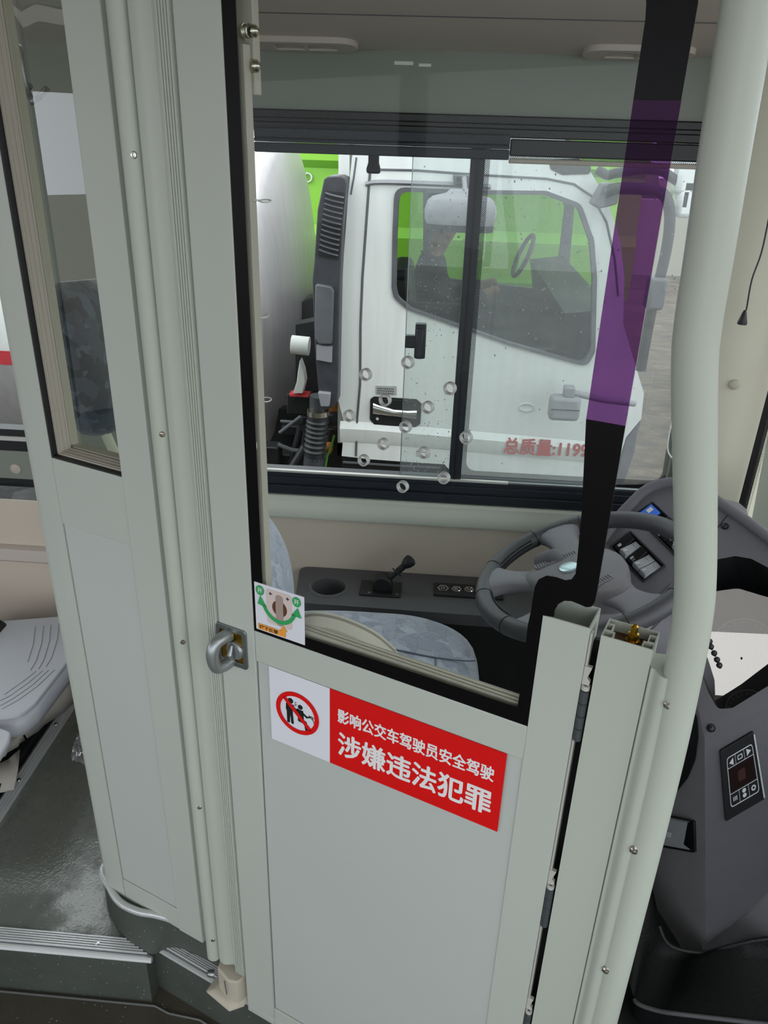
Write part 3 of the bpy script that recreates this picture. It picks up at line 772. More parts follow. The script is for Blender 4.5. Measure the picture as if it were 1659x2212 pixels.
hole_at = [(-0.4251, 1.3464), (-0.3717, 1.3686), (-0.319, 1.3475), (-0.3988, 1.3203), (-0.4468, 1.2923), (-0.3445, 1.321), (-0.3712, 1.2927), (-0.2955, 1.2946), (-0.3995, 1.2658), (-0.346, 1.2657), (-0.4255, 1.2394), (-0.319, 1.2402), (-0.3715, 1.2168)]
RH = .0063
m = M(DR); m.plate(outline, ND+.0015, ND+.0065, [ellipse(a, c, RH, RH, 20) for a, c in hole_at])
pane = part(m.build('glass_pane', 'pane_clear', door, smooth=0), 'clear pane with thirteen speaking holes')
# printed border: dense black all round, a violet translucent stretch on the right-hand edge
VZ0, VZ1 = (-0.1034, 1.3413)[1], (-0.1263, 1.6307)[1]
def clip_x(u0, u1, z):   # where the right band crosses height z
    return [(u0, z), (u1, z)]
ri = [p for p in inner]
k1 = next(i for i, p in enumerate(inner) if abs(p[0]+.1655) < 1e-6)          # lower end of the straight inner edge
band_in, band_out = -.1655, -.1258
iu = inner[k1-1][0]
lower = [(-.6025, .932), (-.181, .932)] + outline[2:13] + [(band_out, VZ0), (band_in, VZ0)] + [inner[i] for i in range(k1-1, -1, -1)]
lower += [inner[-1], inner[-2], inner[-3], inner[-4]] + [inner[i] for i in range(len(inner)-5, k1, -1)] + [(band_in, VZ1), (band_out, VZ1), (band_out, 1.70)] + arc + [(-.6025, 1.80)]
m = M(DR); k = fill([lower]); n0 = len(lower)
for d in (ND+.0002, ND+.0013):
    for p in lower: m.pt(p[0], d, p[1])
for f in k: m.face(*f); m.face(*[n0+i for i in reversed(f)])
for i in range(n0): j = (i+1) % n0; m.face(i, i+n0, j+n0, j)
part(m.build('printed_border', 'border_print', door, smooth=0), 'black border printed round the pane')
m = M(DR); m.box(band_in, band_out, ND+.0002, ND+.0013, VZ0, VZ1); part(m.build('violet_band', 'violet_black_print', door, smooth=0), 'violet see-through stretch of the border')
for a, c in hole_at:
    m = M(DR); m.lathe([(RH-.0010, 0), (RH-.0005, -.001), (RH+.0003, -.001), (RH+.0009, 0), (RH+.0009, .0055), (RH-.0010, .0055), (RH-.0010, 0)], (a, ND+.0012, c), (0, 1, 0), 24, cap=False)
    m.build('hole_ring', 'ring_grey', pane)
# glazing channel behind the left and lower edge of the pane
m = M(DR); m.box(-.602, -.583, ND+.009, ND+.022, .945, 1.68); m.build('glazing_channel', 'bead_cream', door, bevel=.001)
m = M(DR)
for k in range(3): m.box(-.60, -.182, ND+.009+.004*k, ND+.0128+.004*k, .93, .9562+.0022*k)
m.build('glazing_channel', 'bead_cream', door, bevel=.0006)
# clamp bracket with domed nuts at the upper left
m = M(DR); m.box(-.602, -.579, ND+.0225, ND+.034, 1.632, 1.80)
clamp = m.build('clamp_bracket', 'bead_cream', door, bevel=.0015)
for q in ((-0.5934, 1.6927), (-0.5929, 1.6601)):
    m = M(DR); m.lathe([(.0105, 0), (.0105, .0025), (.0082, .0025), (.0082, .008), (.0072, .0084), (.0068, .0115), (.0048, .0152), (.0014, .0168)], (q[0]+.003, ND+.028, q[1]), (.93, -.36, 0), 12)
    m.build('domed_nut', 'steel', clamp)
# small eyelet rings on the channel
for q in ((-0.5733, 1.524), (-0.5829, 1.391), (-0.5829, 1.2832)):
    c = DR(q[0], .80, q[1])
    m = M(); m.tube([(c.x+.0065*cos(t), c.y+.0065*sin(t), c.z+.001*sin(t)) for t in [2*pi*i/20 for i in range(20)]], .0009, 6, closed=True)
    m.tube([(c.x-.0062, c.y, c.z), (c.x-.0135, c.y-.002, c.z+.001)], .0011, 6); m.build('eyelet_ring', 'white_ring', door)
oq_ = (-0.5893, 1.2231); c = DR(oq_[0]-.003, .80, oq_[1])
m = M(); m.lathe([(.017, 0), (.016, .003), (.001, .004)], (c.x-.004, c.y, c.z), (1, 0, 0), 20); part(m.build('oval_buffer', 'white_ring', door), 'round white buffer on the channel edge')
# recessed latch
m = M(DR); lp = [(-0.6658, 0.9202), (-0.6148, 0.9227), (-0.6162, 0.8534), (-0.6673, 0.8552)]
a0 = min(p[0] for p in lp); a1 = max(p[0] for p in lp); c0 = .8515; c1 = .8995
a0, a1 = -.6735, -.6165
c0, c1 = .8545, .9255
m.plate(rrect(a0, a1, c0, c1, .007), ND-.003, ND+.001, [rrect(a0+.008, a1-.008, c0+.009, c1-.009, .003)])
latch = part(m.build('latch', 'silver_paint', door, bevel=.0008), 'recessed silver latch with swinging pull ring')
m = M(DR); m.box(a0+.007, a1-.007, ND-.0008, ND+.0, c0+.008, c1-.008); m.build('latch_recess', 'brass', latch)
am = -.645
m = M(DR); m.tube(curve([(am-.004, ND-.001, c1-.017), (am-.006, ND-.012, c1-.016), (am-.010, ND-.024, c1-.019), (am-.012, ND-.031, c1-.030), (am-.012, ND-.032, c1-.046), (am-.010, ND-.027, c1-.062), (am-.006, ND-.013, c1-.065), (am-.004, ND-.001, c1-.062)], 5), .0102, 14)
m.build('pull_ring', 'latch_silver', latch)
m = M(DR); m.lathe([(.0155, 0), (.0155, .005), (.013, .008), (.002, .009)], (am+.007, ND, c1-.040), (0, -1, 0), 24); m.build('thumb_turn', 'latch_silver', latch)
m = M(DR); m.tube([(am+.007, ND-.010, c1-.027), (am+.007, ND-.016, c1-.040), (am+.007, ND-.010, c1-.053)], [.002, .0045, .002], 8); m.build('thumb_ridge', 'latch_silver', latch)

# ---- stickers on the door
NS = ND-.0004
S0, S1, Z0, Z1 = (-0.5791, 0.8785)[0]+.001, (-0.2029, 0.8785)[0], .7375, .8775
SM = (-0.4718, 0.8745)[0]
sign = thing('warning_sign', 'red and white warning sticker with Chinese lettering on the lower door panel', 'sign', DR((S0+S1)/2, NS, Z0))
m = M(DR); m.box(S0, SM, NS-.0006, NS, Z0, Z1); m.build('white_field', 'white_vinyl', sign)
m = M(DR); m.box(SM, S1, NS-.0006, NS, Z0, Z1); m.build('red_field', 'red_vinyl', sign)
T1 = ((-0.4577, 0.8295)[0], (-0.2171, 0.8534)[0])
T2 = ((-0.4567, 0.7862)[0], (-0.2167, 0.7789)[0])
text('small_lettering', '影响公交车驾驶员安全驾驶', DR, (T1[0], T1[1], .8225, .8475), NS-.001, 'ink_white', sign, fat=.0006)
text('large_lettering', '涉嫌违法犯罪', DR, (T2[0], T2[1], .7615, .8045), NS-.001, 'ink_white', sign, fat=.0011)
pc = ((S0+SM)/2-.0035, .8085); pr = .0385
def disc(c, r, n=40): return ellipse(c[0], c[1], r, r, n)
def barpoly(p, q, w):
    d = (Vector(q)-Vector(p)).normalized(); s = Vector((-d.y, d.x))*w/2
    return [tuple(Vector(p)+s), tuple(Vector(p)-s), tuple(Vector(q)-s), tuple(Vector(q)+s)]
# pictogram: a standing and a seated figure at a wheel, struck through
m = M(DR); d0, d1 = NS-.0012, NS-.0007
def R(p): return [(pc[0]+x*pr, pc[1]+y*pr) for x, y in p]
m.plate(R(ellipse(-.31, .50, .125, .125, 20)), d0, d1)
m.plate(R(rpoly([(-.52, .34), (-.16, .34), (-.10, .05), (-.22, .05), (-.22, -.06), (-.18, -.62), (-.30, -.62), (-.33, -.08), (-.37, -.62), (-.49, -.62), (-.50, -.06), (-.54, .05)], .04, 3)), d0, d1)
m.plate(R(barpoly((-.22, .22), (.0, .12), .10)), d0, d1)
m.plate(R(barpoly((-.02, .11), (.05, .24), .09)), d0, d1)
m.plate(R(ellipse(.14, .36, .11, .11, 20)), d0, d1)
m.plate(R(rpoly([(.02, .22), (.27, .22), (.30, -.22), (.42, -.26), (.47, -.70), (.36, -.70), (.30, -.40), (.02, -.36)], .04, 3)), d0, d1)
m.plate(R(barpoly((.24, .10), (.46, -.04), .09)), d0, d1)
m.plate(R(barpoly((.44, -.02), (.62, .06), .07)), d0, d1)
for p, q in (((.52, .10), (.78, .06)), ((.66, .12), (.80, -.28)), ((.60, .02), (.74, -.06)), ((-.12, .48), (-.04, .52)), ((-.12, .42), (-.02, .42)), ((-.12, .37), (-.05, .33))):
    m.plate(R(barpoly(p, q, .022)), d0, d1)
m.build('pictogram_figures', 'ink_black', sign, smooth=0)
m = M(DR); m.plate(disc(pc, pr), NS-.0016, NS-.0013, [disc(pc, pr*.80)])
m.plate(R(barpoly((-.62, .60), (.60, -.62), .17)), NS-.0016, NS-.0013)
m.build('prohibition_ring', 'red_vinyl', sign, smooth=0)

K0, K1 = (-0.5973, 0.9835)[0], (-0.5131, 0.9875)[0]
KZ0, KZ1 = .938, (-0.5955, 1.0182)[1]
NK = ND-.0008
tag_s = thing('latch_sticker', 'small square sticker showing how to turn the latch, with green arrow', 'sticker', DR((K0+K1)/2, NK, KZ0))
m = M(DR); m.box(K0, K1, NK-.0002, NK+.0006, KZ0, KZ1); m.build('sticker_sheet', 'white_vinyl', tag_s)
kw, kh = K1-K0, KZ1-KZ0
def K(p): return [(K0+x*kw, KZ0+y*kh) for x, y in p]
m = M(DR); m.plate(K(rrect(.24, .76, .22, .95, .08)), NK-.0006, NK-.0003); m.build('printed_plate', 'print_pink', tag_s, smooth=0)
m = M(DR); m.plate(K(ellipse(.51, .60, .15, .165, 28)), NK-.0008, NK-.0006); m.build('printed_disc', 'print_brown', tag_s, smooth=0)
m = M(DR); m.plate(K(rrect(.435, .585, .24, .88, .07)), NK-.0011, NK-.0008); m.build('printed_knob', 'print_taupe', tag_s, smooth=0)
for x, y in ((.335, .86), (.68, .86)):
    m = M(DR); m.plate(K([(x-.03, y-.008), (x-.008, y-.008), (x-.008, y-.03), (x+.008, y-.03), (x+.008, y-.008), (x+.03, y-.008), (x+.03, y+.008), (x+.008, y+.008), (x+.008, y+.03), (x-.008, y+.03), (x-.008, y+.008), (x-.03, y+.008)]), NK-.0011, NK-.0008); m.build('printed_screw', 'ink_black', tag_s, smooth=0)
ar = [(.5+.36*cos(t), .70+.42*sin(t)) for t in [radians(198+i*144/20) for i in range(21)]]
ai = [(.5+.29*cos(t), .70+.34*sin(t)) for t in [radians(342-i*144/20) for i in range(21)]]
m = M(DR); m.plate(K(ar+ai), NK-.0014, NK-.0011)
m.plate(K([(.06, .57), (.25, .53), (.12, .76)]), NK-.0014, NK-.0011); m.plate(K([(.75, .56), (.95, .55), (.88, .75)]), NK-.0014, NK-.0011)
for c in ((.12, .86), (.86, .86)): m.plate(K(ellipse(c[0], c[1], .085, .10, 24)), NK-.0014, NK-.0011)
m.build('green_arrow', 'print_green', tag_s, smooth=0)
for x in (.07, .81): text('green_disc_lettering', '开', DR, (K0+x*kw, K0+(x+.10)*kw, KZ0+.81*kh, KZ0+.91*kh), NK-.0016, 'ink_white', tag_s, bold=.01)
m = M(DR); m.plate(K([(.05, .03), (.62, .03), (.62, .16), (.66, .16), (.585, .27), (.51, .16), (.545, .16), (.545, .145), (.05, .145)]), NK-.0014, NK-.0011); m.build('orange_arrow', 'print_orange', tag_s, smooth=0)
text('orange_lettering', '按下反锁', DR, (K0+.08*kw, K0+.47*kw, KZ0+.045*kh, KZ0+.13*kh), NK-.0017, 'ink_black', tag_s, bold=.02)

# ================================================================== PARTITION (left of the door)
NP = .7785
part_w = thing('cab_partition', 'tall pale grey-green partition with narrow window left of the cab door', 'partition', DR(-.9, NP+.025, .1))
# left edge: rounded upright
prof = [(-.985, NP)] + [(-1.028-.028*sin(t), NP+.028-.028*cos(t)) for t in [pi/2*i/8 for i in range(9)]] + [(-1.056, NP+.05), (-.985, NP+.05)]
m = M(DR); m.plate(prof, .112, 2.02, axis='c'); m.build('rounded_upright', 'panel_paint', part_w, smooth=50)
m = M(DR); m.box(-.985, -.80, NP, NP+.05, 1.008, 1.124); m.build('middle_rail', 'panel_paint', part_w, bevel=.001)
m = M(DR); m.box(-.984, -.80, NP, NP+.05, .112, .172); m.build('bottom_rail', 'panel_paint', part_w, bevel=.001)
m = M(DR); m.box(-.986, -.824, NP+.008, NP+.03, .16, 1.012); m.build('panel_groove', 'black_rubber', part_w)
m = M(DR); m.box(-.9835, -.836, NP+.0015, NP+.032, .1735, 1.0075); m.build('lower_panel', 'panel_inset', part_w, bevel=.001)
m = M(DR); m.box(-.8355, -.7745, NP-.002, NP+.05, .112, 2.02); m.build('right_stile', 'panel_paint', part_w, bevel=.0015)
# window of the partition: black gasket, ribbed bead on the reveal, pane set deep
m = M(DR); m.box(-.9848, -.9812, NP+.001, NP+.010, 1.124, 2.0); m.box(-.984, -.833, NP+.001, NP+.010, 1.1242, 1.1275); m.build('gasket', 'black_rubber', part_w)
bead = M(DR)
for k in range(6):
    n0 = NP+.010+k*.0036
    bead.box(-.985, -.9772+.0007*(k % 2)+.0004*k, n0, n0+.0034, 1.124, 2.0)
    bead.box(-.985, -.8335, n0, n0+.0034, 1.122, 1.1300+.0007*(k % 2)+.0004*k)
bead.build('ribbed_bead', 'bead_cream', part_w)
m = M(DR); m.box(-.985, -.9772, NP+.034, NP+.050, 1.122, 2.0); m.box(-.985, -.8335, NP+.034, NP+.05, 1.12, 1.1345); m.build('inner_bead', 'cream_plastic', part_w)
m = M(DR); m.box(-.983, -.8, NP+.0325, NP+.0375, 1.124, 2.0)
pp_ = part(m.build('window_pane', 'pane_partition', part_w, smooth=0), 'reflective pane of the partition')
SA = ((-1.0058, 1.1366)[0], (-0.9688, 1.1042)[0])
sz = (-0.9891, 1.132)[1]
ns = NP+.0318
def ringm(f, a, c, ra, rc, d, w=.12):
    m = M(f); m.plate(ellipse(a, c, ra, rc), d, d+.0003, [ellipse(a, c, ra*(1-w), rc*(1-w))]); return m
sa = SA[0]
z9 = (-0.989, 1.1448)[1]
sx0 = (-0.989, 1.1448)[0]
m = ringm(DR, sx0, z9, .0075, .0045, ns); m.plate(ellipse(sx0-.004, z9-.016, .006, .0055), ns, ns+.0003, [ellipse(sx0-.004, z9-.016, .0052, .0047)])
m.plate(ellipse(sx0-.014, z9-.028, .006, .0065), ns, ns+.0003, [ellipse(sx0-.014, z9-.028, .0052, .0057)])
m.build('glass_stamp', 'ink_black', part_w, smooth=0)
text('glass_stamp_lettering', 'TEMPEREDSAFE', DR, (sx0-.014, sx0+.021, z9-.0105, z9-.0065), ns, 'ink_black', part_w)
text('glass_stamp_lettering', 'E1', DR, (sx0-.0175, sx0-.0105, z9-.031, z9-.025), ns, 'ink_black', part_w)
text('glass_stamp_lettering', '43R-012611', DR, (sx0-.004, sx0+.030, z9-.032, z9-.0275), ns, 'ink_black', part_w)
# ---- door post: rounded moulding, groove, cove and ribs in one extrusion
pp = [(-.772, .80), (-.772, .787), (-.7655, .7845), (-.764, .779)]
pp += [(-.7505-.0135*cos(t), .779-.012*sin(t)) for t in [pi*i/12 for i in range(1, 12)]]
pp += [(-.737, .779), (-.7355, .784), (-.7345, .784), (-.733, .776), (-.722, .774), (-.716, .776), (-.705, .783), (-.696, .782), (-.692, .777)]
for k in range(5): pp += [(-.6905+.0041*k, .7722), (-.6878+.0041*k, .7722), (-.6874+.0041*k, .7764), (-.6868+.0041*k, .7764)]
pp += [(-.6700, .775), (-.6700, .80)]
m = M(DR); m.plate(pp, .088, 2.02, axis='c')
post = tag(m.build('door_post', 'post_paint', None, smooth=30), 'pale moulded post with ribs and screw heads left of the door', 'post')
for q in ((-0.7373, 1.5666), (-0.7334, 1.2132), (-0.7329, 0.8646), (-0.7341, 0.509), (-0.7357, 0.1522)):
    m = M(DR); m.lathe([(.0042, 0), (.0045, .001), (.0034, .0024), (.0016, .0026), (.0012, .0014)], (-.7415, .7715, q[1]), (.45, -.9, 0), 14)
    part(m.build('screw_head', 'steel', post), 'small steel screw head')
# lower bracket the post stands in
m = M(DR)
foot = [(-.735, .768), (-.70, .757), (-.682, .762), (-.676, .772), (-.676, .80), (-.745, .80)]
m.plate(foot, .002, .075, axis='c')
m.loft([[(-.76, .752, .0005), (-.69, .742, .0005), (-.670, .765, .0005), (-.670, .802, .0005), (-.762, .802, .0005)], [(-.755, .754, .006), (-.692, .746, .006), (-.672, .767, .006), (-.672, .802, .006), (-.755, .802, .006)], [(-.735, .764, .014), (-.698, .756, .014), (-.678, .77, .014), (-.678, .80, .014), (-.735, .80, .014)]])
fb = tag(m.build('post_foot', 'cream_plastic', None, bevel=.004, segs=3), 'beige moulded foot bracket under the door post on the step edge', 'bracket')
m = M(DR); m.lathe([(.007, 0), (.008, .006), (.006, .013), (.002, .015)], (-.752, .776, .034), (-.85, -.5, .15), 14); part(m.build('pivot_bolt', 'silver_paint', fb), 'zinc pivot bolt')
m = M(DR); m.tube([(-.706, .7545, .072), (-.702, .7535, .035)], .0011, 6); m.build('split_line', 'dash_dark', fb)

# ================================================================== HINGE POST (right of the door) AND GRAB POLE
NH = .775
hp = thing('hinge_post', 'pale aluminium hinge post with open upper end right of the cab door', 'post', DR(-.085, NH+.02, -.15))
h0, h1, hz = -.113, -.0555, 1.094
hol = [[(h0+.013, NH+.0015), (h1-.013, NH+.0015), (h1-.013, NH+.014), (h1-.009, NH+.014), (h1-.009, NH+.030), (h1-.0015, NH+.030), (h1-.0015, NH+.0385), (h0+.0015, NH+.0385), (h0+.0015, NH+.030), (h0+.009, NH+.030), (h0+.009, NH+.014), (h0+.013, NH+.014)],
       [(h0+.0015, NH+.0015), (h0+.0115, NH+.0015), (h0+.0115, NH+.012), (h0+.0015, NH+.012)],
       [(h1-.0115, NH+.0015), (h1-.0015, NH+.0015), (h1-.0015, NH+.012), (h1-.0115, NH+.012)],
       [(h0+.0015, NH+.0155), (h0+.0075, NH+.0155), (h0+.0075, NH+.028), (h0+.0015, NH+.028)],
       [(h1-.0075, NH+.0155), (h1-.0015, NH+.0155), (h1-.0015, NH+.028), (h1-.0075, NH+.028)]]
m = M(DR); m.plate([(h0, NH), (h1, NH), (h1, NH+.04), (h0, NH+.04)], -.15, hz, hol, axis='c'); m.build('extrusion', 'post_paint', hp, smooth=20)
m = M(DR); m.box(h0+.001, h1-.001, NH+.001, NH+.039, .9, 1.080); m.build('post_core_shade', 'post_core_shade', hp)  # dark brown block painting the shade down inside the open post
m = M(DR); m.lathe([(.008, 0), (.008, .012), (.0062, .012), (.0062, .02), (.004, .021), (.004, .03), (.002, .032)], (-.081, NH+.019, 1.076), (0, 0, 1), 14); part(m.build('threaded_bolt', 'brass', hp), 'brass bolt inside the open post')
# clamp moulding that wraps the pole
cl = [(h1+.0008, NH+.001), (h1+.006, NH-.002), (h1+.012, NH-.010), (h1+.018, NH-.013), (h1+.026, NH-.0115), (h1+.031, NH-.006), (h1+.034, NH-.004), (h1+.036, NH+.004), (h1+.036, NH+.03), (h1+.0008, NH+.03)]
m = M(DR); m.plate([(p[0], p[1]) for p in curve([q+(0,) for q in cl], 3, True)], -.15, 1.072, axis='c'); clampm = m.build('pole_clamp', 'post_paint', hp, smooth=50)
for q in ((-0.0337, 1.0399), (-0.0341, 0.8142), (-0.0331, 0.5858)):
    m = M(DR); m.lathe([(.0058, 0), (.0062, .0015), (.0046, .0034), (.0022, .0037), (.0016, .002)], (h1+.0285, NH-.0128, q[1]), (.35, -.93, 0), 14); part(m.build('screw_head', 'steel', clampm), 'small steel screw head')
# slim edge strip and the three knuckle hinges in the gap
m = M(DR); m.box(-.1255, -.1228, NH+.004, NH+.012, -.15, 1.09); part(m.build('edge_strip', 'alloy_raw', hp), 'bright edge strip in the hinge gap')
m = M(DR); m.box(-.127, -.1115, NH+.040, NH+.046, -.15, 1.06); m.build('gap_seal', 'black_rubber', hp)
for zt in (1.015, .675, .40):
    kn = M(DR); kn.plate([(-.1258, zt+.030), (-.1165, zt+.030), (-.1205, zt+.014), (-.1165, zt+.010), (-.117, zt+.004), (-.1258, zt+.004)], NH+.002, NH+.008)
    hg = part(kn.build('hinge', 'alloy_raw', hp, bevel=.0005), 'door hinge with stacked knuckles')
    m = M(DR); m.lathe([(.0028, 0), (.0052, 0), (.0052, .006), (.0028, .006), (.0028, 0)], (-.1205, NH+.003, zt-.002), (0, 0, 1), 16, cap=False); m.build('hinge_eye', 'alloy_raw', hg)
    for k in range(4):
        m = M(DR); m.lathe([(.0046, 0), (.0054, .0006), (.0054, .0176), (.0046, .0182)], (-.1205, NH+.003, zt-.003-.019*(k+1)), (0, 0, 1), 14); m.build('knuckle', 'hinge_grey', hg)
# the white bent pole
PY = .722
pl = [(.2955, PY, -.15), (.2955, PY, .55)] + [tuple(q) for q in [(0.2935, 0.722, 0.9074), (0.2903, 0.722, 1.0581), (0.2863, 0.722, 1.1404)]] + [tuple(q) for q in [(0.2785, 0.722, 1.1995), (0.2539, 0.722, 1.3214), (0.2357, 0.722, 1.4117), (0.2306, 0.722, 1.4537), (0.2282, 0.722, 1.5092), (0.2238, 0.722, 1.5993), (0.2205, 0.722, 1.6856)]]
pl[0] = (pl[2][0], PY, -.15); pl[1] = (pl[2][0], PY, .5)
e = pl[-1]; p_ = pl[-2]; k = (2.02-e[2])/(e[2]-p_[2]); pl.append((e[0]+(e[0]-p_[0])*k, PY, 2.02))
m = M(); m.tube(curve(pl, 6), .0205, 20)
tag(m.build('grab_pole', 'post_paint', None, smooth=60), 'white bent grab pole rising beside the hinge post', 'pole')


# ================================================================== DRIVER'S PLACE
m = M(); m.plate([tuple(DR(-.66, .85, 0))[:2], tuple(DR(.2, .85, 0))[:2], (.55, .85), (.70, 1.10), (.70, 1.78), (-.62, 1.78)], 0, .004, axis='c'); tag(m.build('cab_mat', 'dash_black', smooth=0), 'black mat covering the cab floor round the seat', 'mat')
# ---- side console
con = thing('side_console', 'dark grey plastic side console with cup well below the window', 'console', (.1, 1.9, 0))
ctop = rpoly([(-.347, 1.795), (.80, 1.782), (.80, 1.992), (-.366, 1.992)], [.05, .01, .01, .03], 6)
cup = (-0.2659, 1.885, 0.44)
m = M(); m.plate(ctop, .405, .44, [ellipse(cup[0], cup[1], .048, .048, 32)], axis='c'); m.build('console_top', 'dash_dark', con, bevel=.006, segs=3)
m = M(); m.plate(rpoly([(-.33, 1.815), (.80, 1.80), (.80, 1.99), (-.35, 1.99)], [.04, .01, .01, .02], 5), .0, .41, [ellipse(cup[0], cup[1], .052, .052, 24)], axis='c'); m.build('console_body', 'dash_black', con)
m = M(); m.lathe([(.0475, -.0005), (.047, -.06), (.040, -.10), (.001, -.10)], (cup[0], cup[1], .44), (0, 0, 1), 32, cap=False)
m.lathe([(.0475, -.001), (.049, .004), (.057, .004), (.060, 0)], (cup[0], cup[1], .44), (0, 0, 1), 32, cap=False); m.build('cup_well', 'dash_dark', con)
# ---- hand brake valve
lev = thing('parking_brake_lever', 'black hand brake lever with knob on the side console', 'lever', (-0.1186, 1.8781, 0.44))
bq = [(-0.1757, 1.8507, 0.4405), (-0.0597, 1.8478, 0.4405), (-0.0613, 1.9246, 0.4405), (-0.179, 1.9333, 0.4405)]
bx0, bx1 = (bq[0][0]+bq[3][0])/2, (bq[1][0]+bq[2][0])/2; by0, by1 = (bq[0][1]+bq[1][1])/2, (bq[2][1]+bq[3][1])/2
m = M(); m.plate(rrect(bx0, bx1, by0, by1, .006), .4403, .4445, axis='c'); m.build('base_plate', 'black_plastic', lev, bevel=.001)
hx, hy = (-0.1108, 1.8433, 0.444)[0], (by0+by1)/2
m = M(); hp_ = [(hx-.030, .444)]+[(hx-.003+.027*cos(t), .463+.026*sin(t)) for t in [pi-pi*i/12 for i in range(13)]]+[(hx+.026, .444)]
m.plate(hp_, hy-.02, hy+.02); m.build('housing', 'black_plastic', lev, bevel=.004, segs=3)
l0 = Vector((hx+.012, hy, .474)); l1 = Vector((-0.0417, 1.875, 0.5308)); l1.y = hy+.012
dl = (l1-l0)
m = M(); m.tube([tuple(l0), tuple(l0+dl*.45)], .0072, 12); m.tube([tuple(l0+dl*.45), tuple(l0+dl*.9)], .0095, 12); m.build('stick', 'black_plastic', lev)
m = M(); c = l0+dl*.40; d = dl.normalized(); e1 = d.cross(Vector((0, 1, 0))).normalized(); e2 = d.cross(e1)
m.tube([tuple(c+(e1*cos(t)+e2*sin(t))*.0155+d*.005*sin(t)) for t in [2*pi*i/20 for i in range(20)]], .0016, 6, closed=True); m.build('lift_ring', 'black_plastic', lev)
m = M(); m.lathe([(.0095, -.022), (.0125, -.018), (.0165, -.008), (.0175, 0), (.0165, .007), (.010, .0105), (.002, .0112)], tuple(l1), tuple(d), 20); m.build('knob', 'black_plastic', lev)
for sx_ in (-1, 1):
    m = M(); m.lathe([(.0042, 0), (.0038, .0015), (.001, .002)], (hx+sx_*.039, by0+.012, .4445), (0, 0, 1), 10); m.build('plate_screw', 'dash_light' if sx_ < 0 else 'dash_dark', lev)
# ---- gear selector buttons
gs = thing('gear_selector', 'black gear button strip with chrome rims on the side console', 'buttons', (0.0994, 1.9122, 0.44))
g = [(0.0308, 1.8717, 0.44), (0.1633, 1.8756, 0.44), (0.1655, 1.9379, 0.44), (0.0309, 1.9367, 0.44)]
gx0, gy0, gx1, gy1 = g[0][0], g[0][1], g[1][0]+.06, g[3][1]
m = M(); m.plate(rrect(gx0, gx1, gy0, gy1, .004), .4403, .447, axis='c'); m.build('selector_plate', 'black_plastic', gs, bevel=.001)
for q, ch, hexa in (((0.0559, 1.9029, 0.447), 'D', 1), ((0.0936, 1.9025, 0.447), 'R', 0), ((0.1287, 1.9043, 0.447), 'N', 0)):
    rb = .0165 if hexa else .0135
    m = M(); m.lathe([(rb, 0), (rb, .003), (rb-.002, .005), (rb-.004, .0035), (rb-.004, 0)], (q[0], q[1], .447), (0, 0, 1), 6 if hexa else 24, cap=False)
    k = m.build('rim', 'chrome', gs)
    m = M(); m.lathe([(rb-.004, 0), (rb-.005, .0025), (.001, .003)], (q[0], q[1], .447), (0, 0, 1), 20); m.build('button', 'switch_dark', gs)
    f = lambda a, b, c, q=q: Vector((q[0]+a, q[1]+c, .4503-b))
    text('button_letter', ch, f, (-.005, .005, -.0055, .0055), -.0004, 'ink_white', gs)
# ---- seat
seat = thing('driver_seat', 'grey blue cloth driver seat with triangle pattern and cream side shell', 'seat', (-.1, 1.46, 0))
def ztop(x): 
    t = (x+.33)/.485
    return .505-.075*max(0, (t-.55)/.45)**2.0-.01*max(0, (.25-t)/.25)
rows = []
for i in range(15):
    x = -.34+.495*i/14; t = i/14
    w = .245*(1-.10*max(0, (t-.6)/.4)**2); e = 1.0
    if i == 0: w *= .9
    zt = ztop(x); zb = .36+.02*t
    if i == 14: zt -= .035; w *= .93
    if i == 13: zt -= .008
    h = (zt-zb)/2; ring = []
    for j in range(28):
        a = 2*pi*j/28; ca, sa_ = cos(a), sin(a)
        ring.append((x, 1.475+w*math.copysign(abs(ca)**.42, ca), zb+h+h*math.copysign(abs(sa_)**.55, sa_)))
    rows.append(ring)
m = M(); m.loft(rows); m.build('cushion', 'seat_cloth', seat, smooth=80, sub=1)
sm = []
for q in curve([(-0.0742, 1.5225, 0.495), (-0.0278, 1.515, 0.495), (0.0266, 1.5176, 0.495), (0.0755, 1.536, 0.495), (0.1142, 1.561, 0.495), (0.137, 1.5826, 0.495)], 4): sm.append((q[0], q[1], ztop(q[0])+.0005))
m = M(); m.tube(sm, .0018, 6); m.build('seam_piping', 'seat_seam', seat)
sm2 = [(q[0], q[1], ztop(q[0])+.0004) for q in [(0.0385, 1.519, 0.495), (0.0402, 1.4781, 0.495), (0.0421, 1.4272, 0.495)]]
m = M(); m.tube(sm2, .0013, 6); m.build('seam_piping', 'seat_seam', seat)
path = curve([(-.37, 0, .46), (-.362, 0, .58), (-.372, 0, .675), (-.405, 0, .75), (-.458, 0, .81), (-.53, 0, .868), (-.60, 0, .925), (-.665, 0, .985)], 3)
rows = []
for i, p in enumerate(path):
    t = i/(len(path)-1); q0_, q1_ = path[max(i-1, 0)], path[min(i+1, len(path)-1)]
    d = (q1_-q0_).normalized(); nn = Vector((d.z, 0, -d.x))
    th = .15-.06*t; w = .225*(1-.22*max(0, (t-.5)/.5)**2)
    if i in (0, len(path)-1): th *= .5; w *= .86
    ring = []
    for j in range(28):
        a = 2*pi*j/28; ca, sa_ = cos(a), sin(a)
        bow = .022*(1-abs(ca)**2) if sa_ > 0 else 0       # hollow in the middle of the backrest
        v = p+nn*(th/2*math.copysign(abs(sa_)**.6, sa_)-bow)
        ring.append((v.x, 1.445+w*math.copysign(abs(ca)**.5, ca), v.z))
    rows.append(ring)
m = M(); m.loft(rows); m.build('backrest', 'seat_cloth', seat, smooth=80, sub=1)
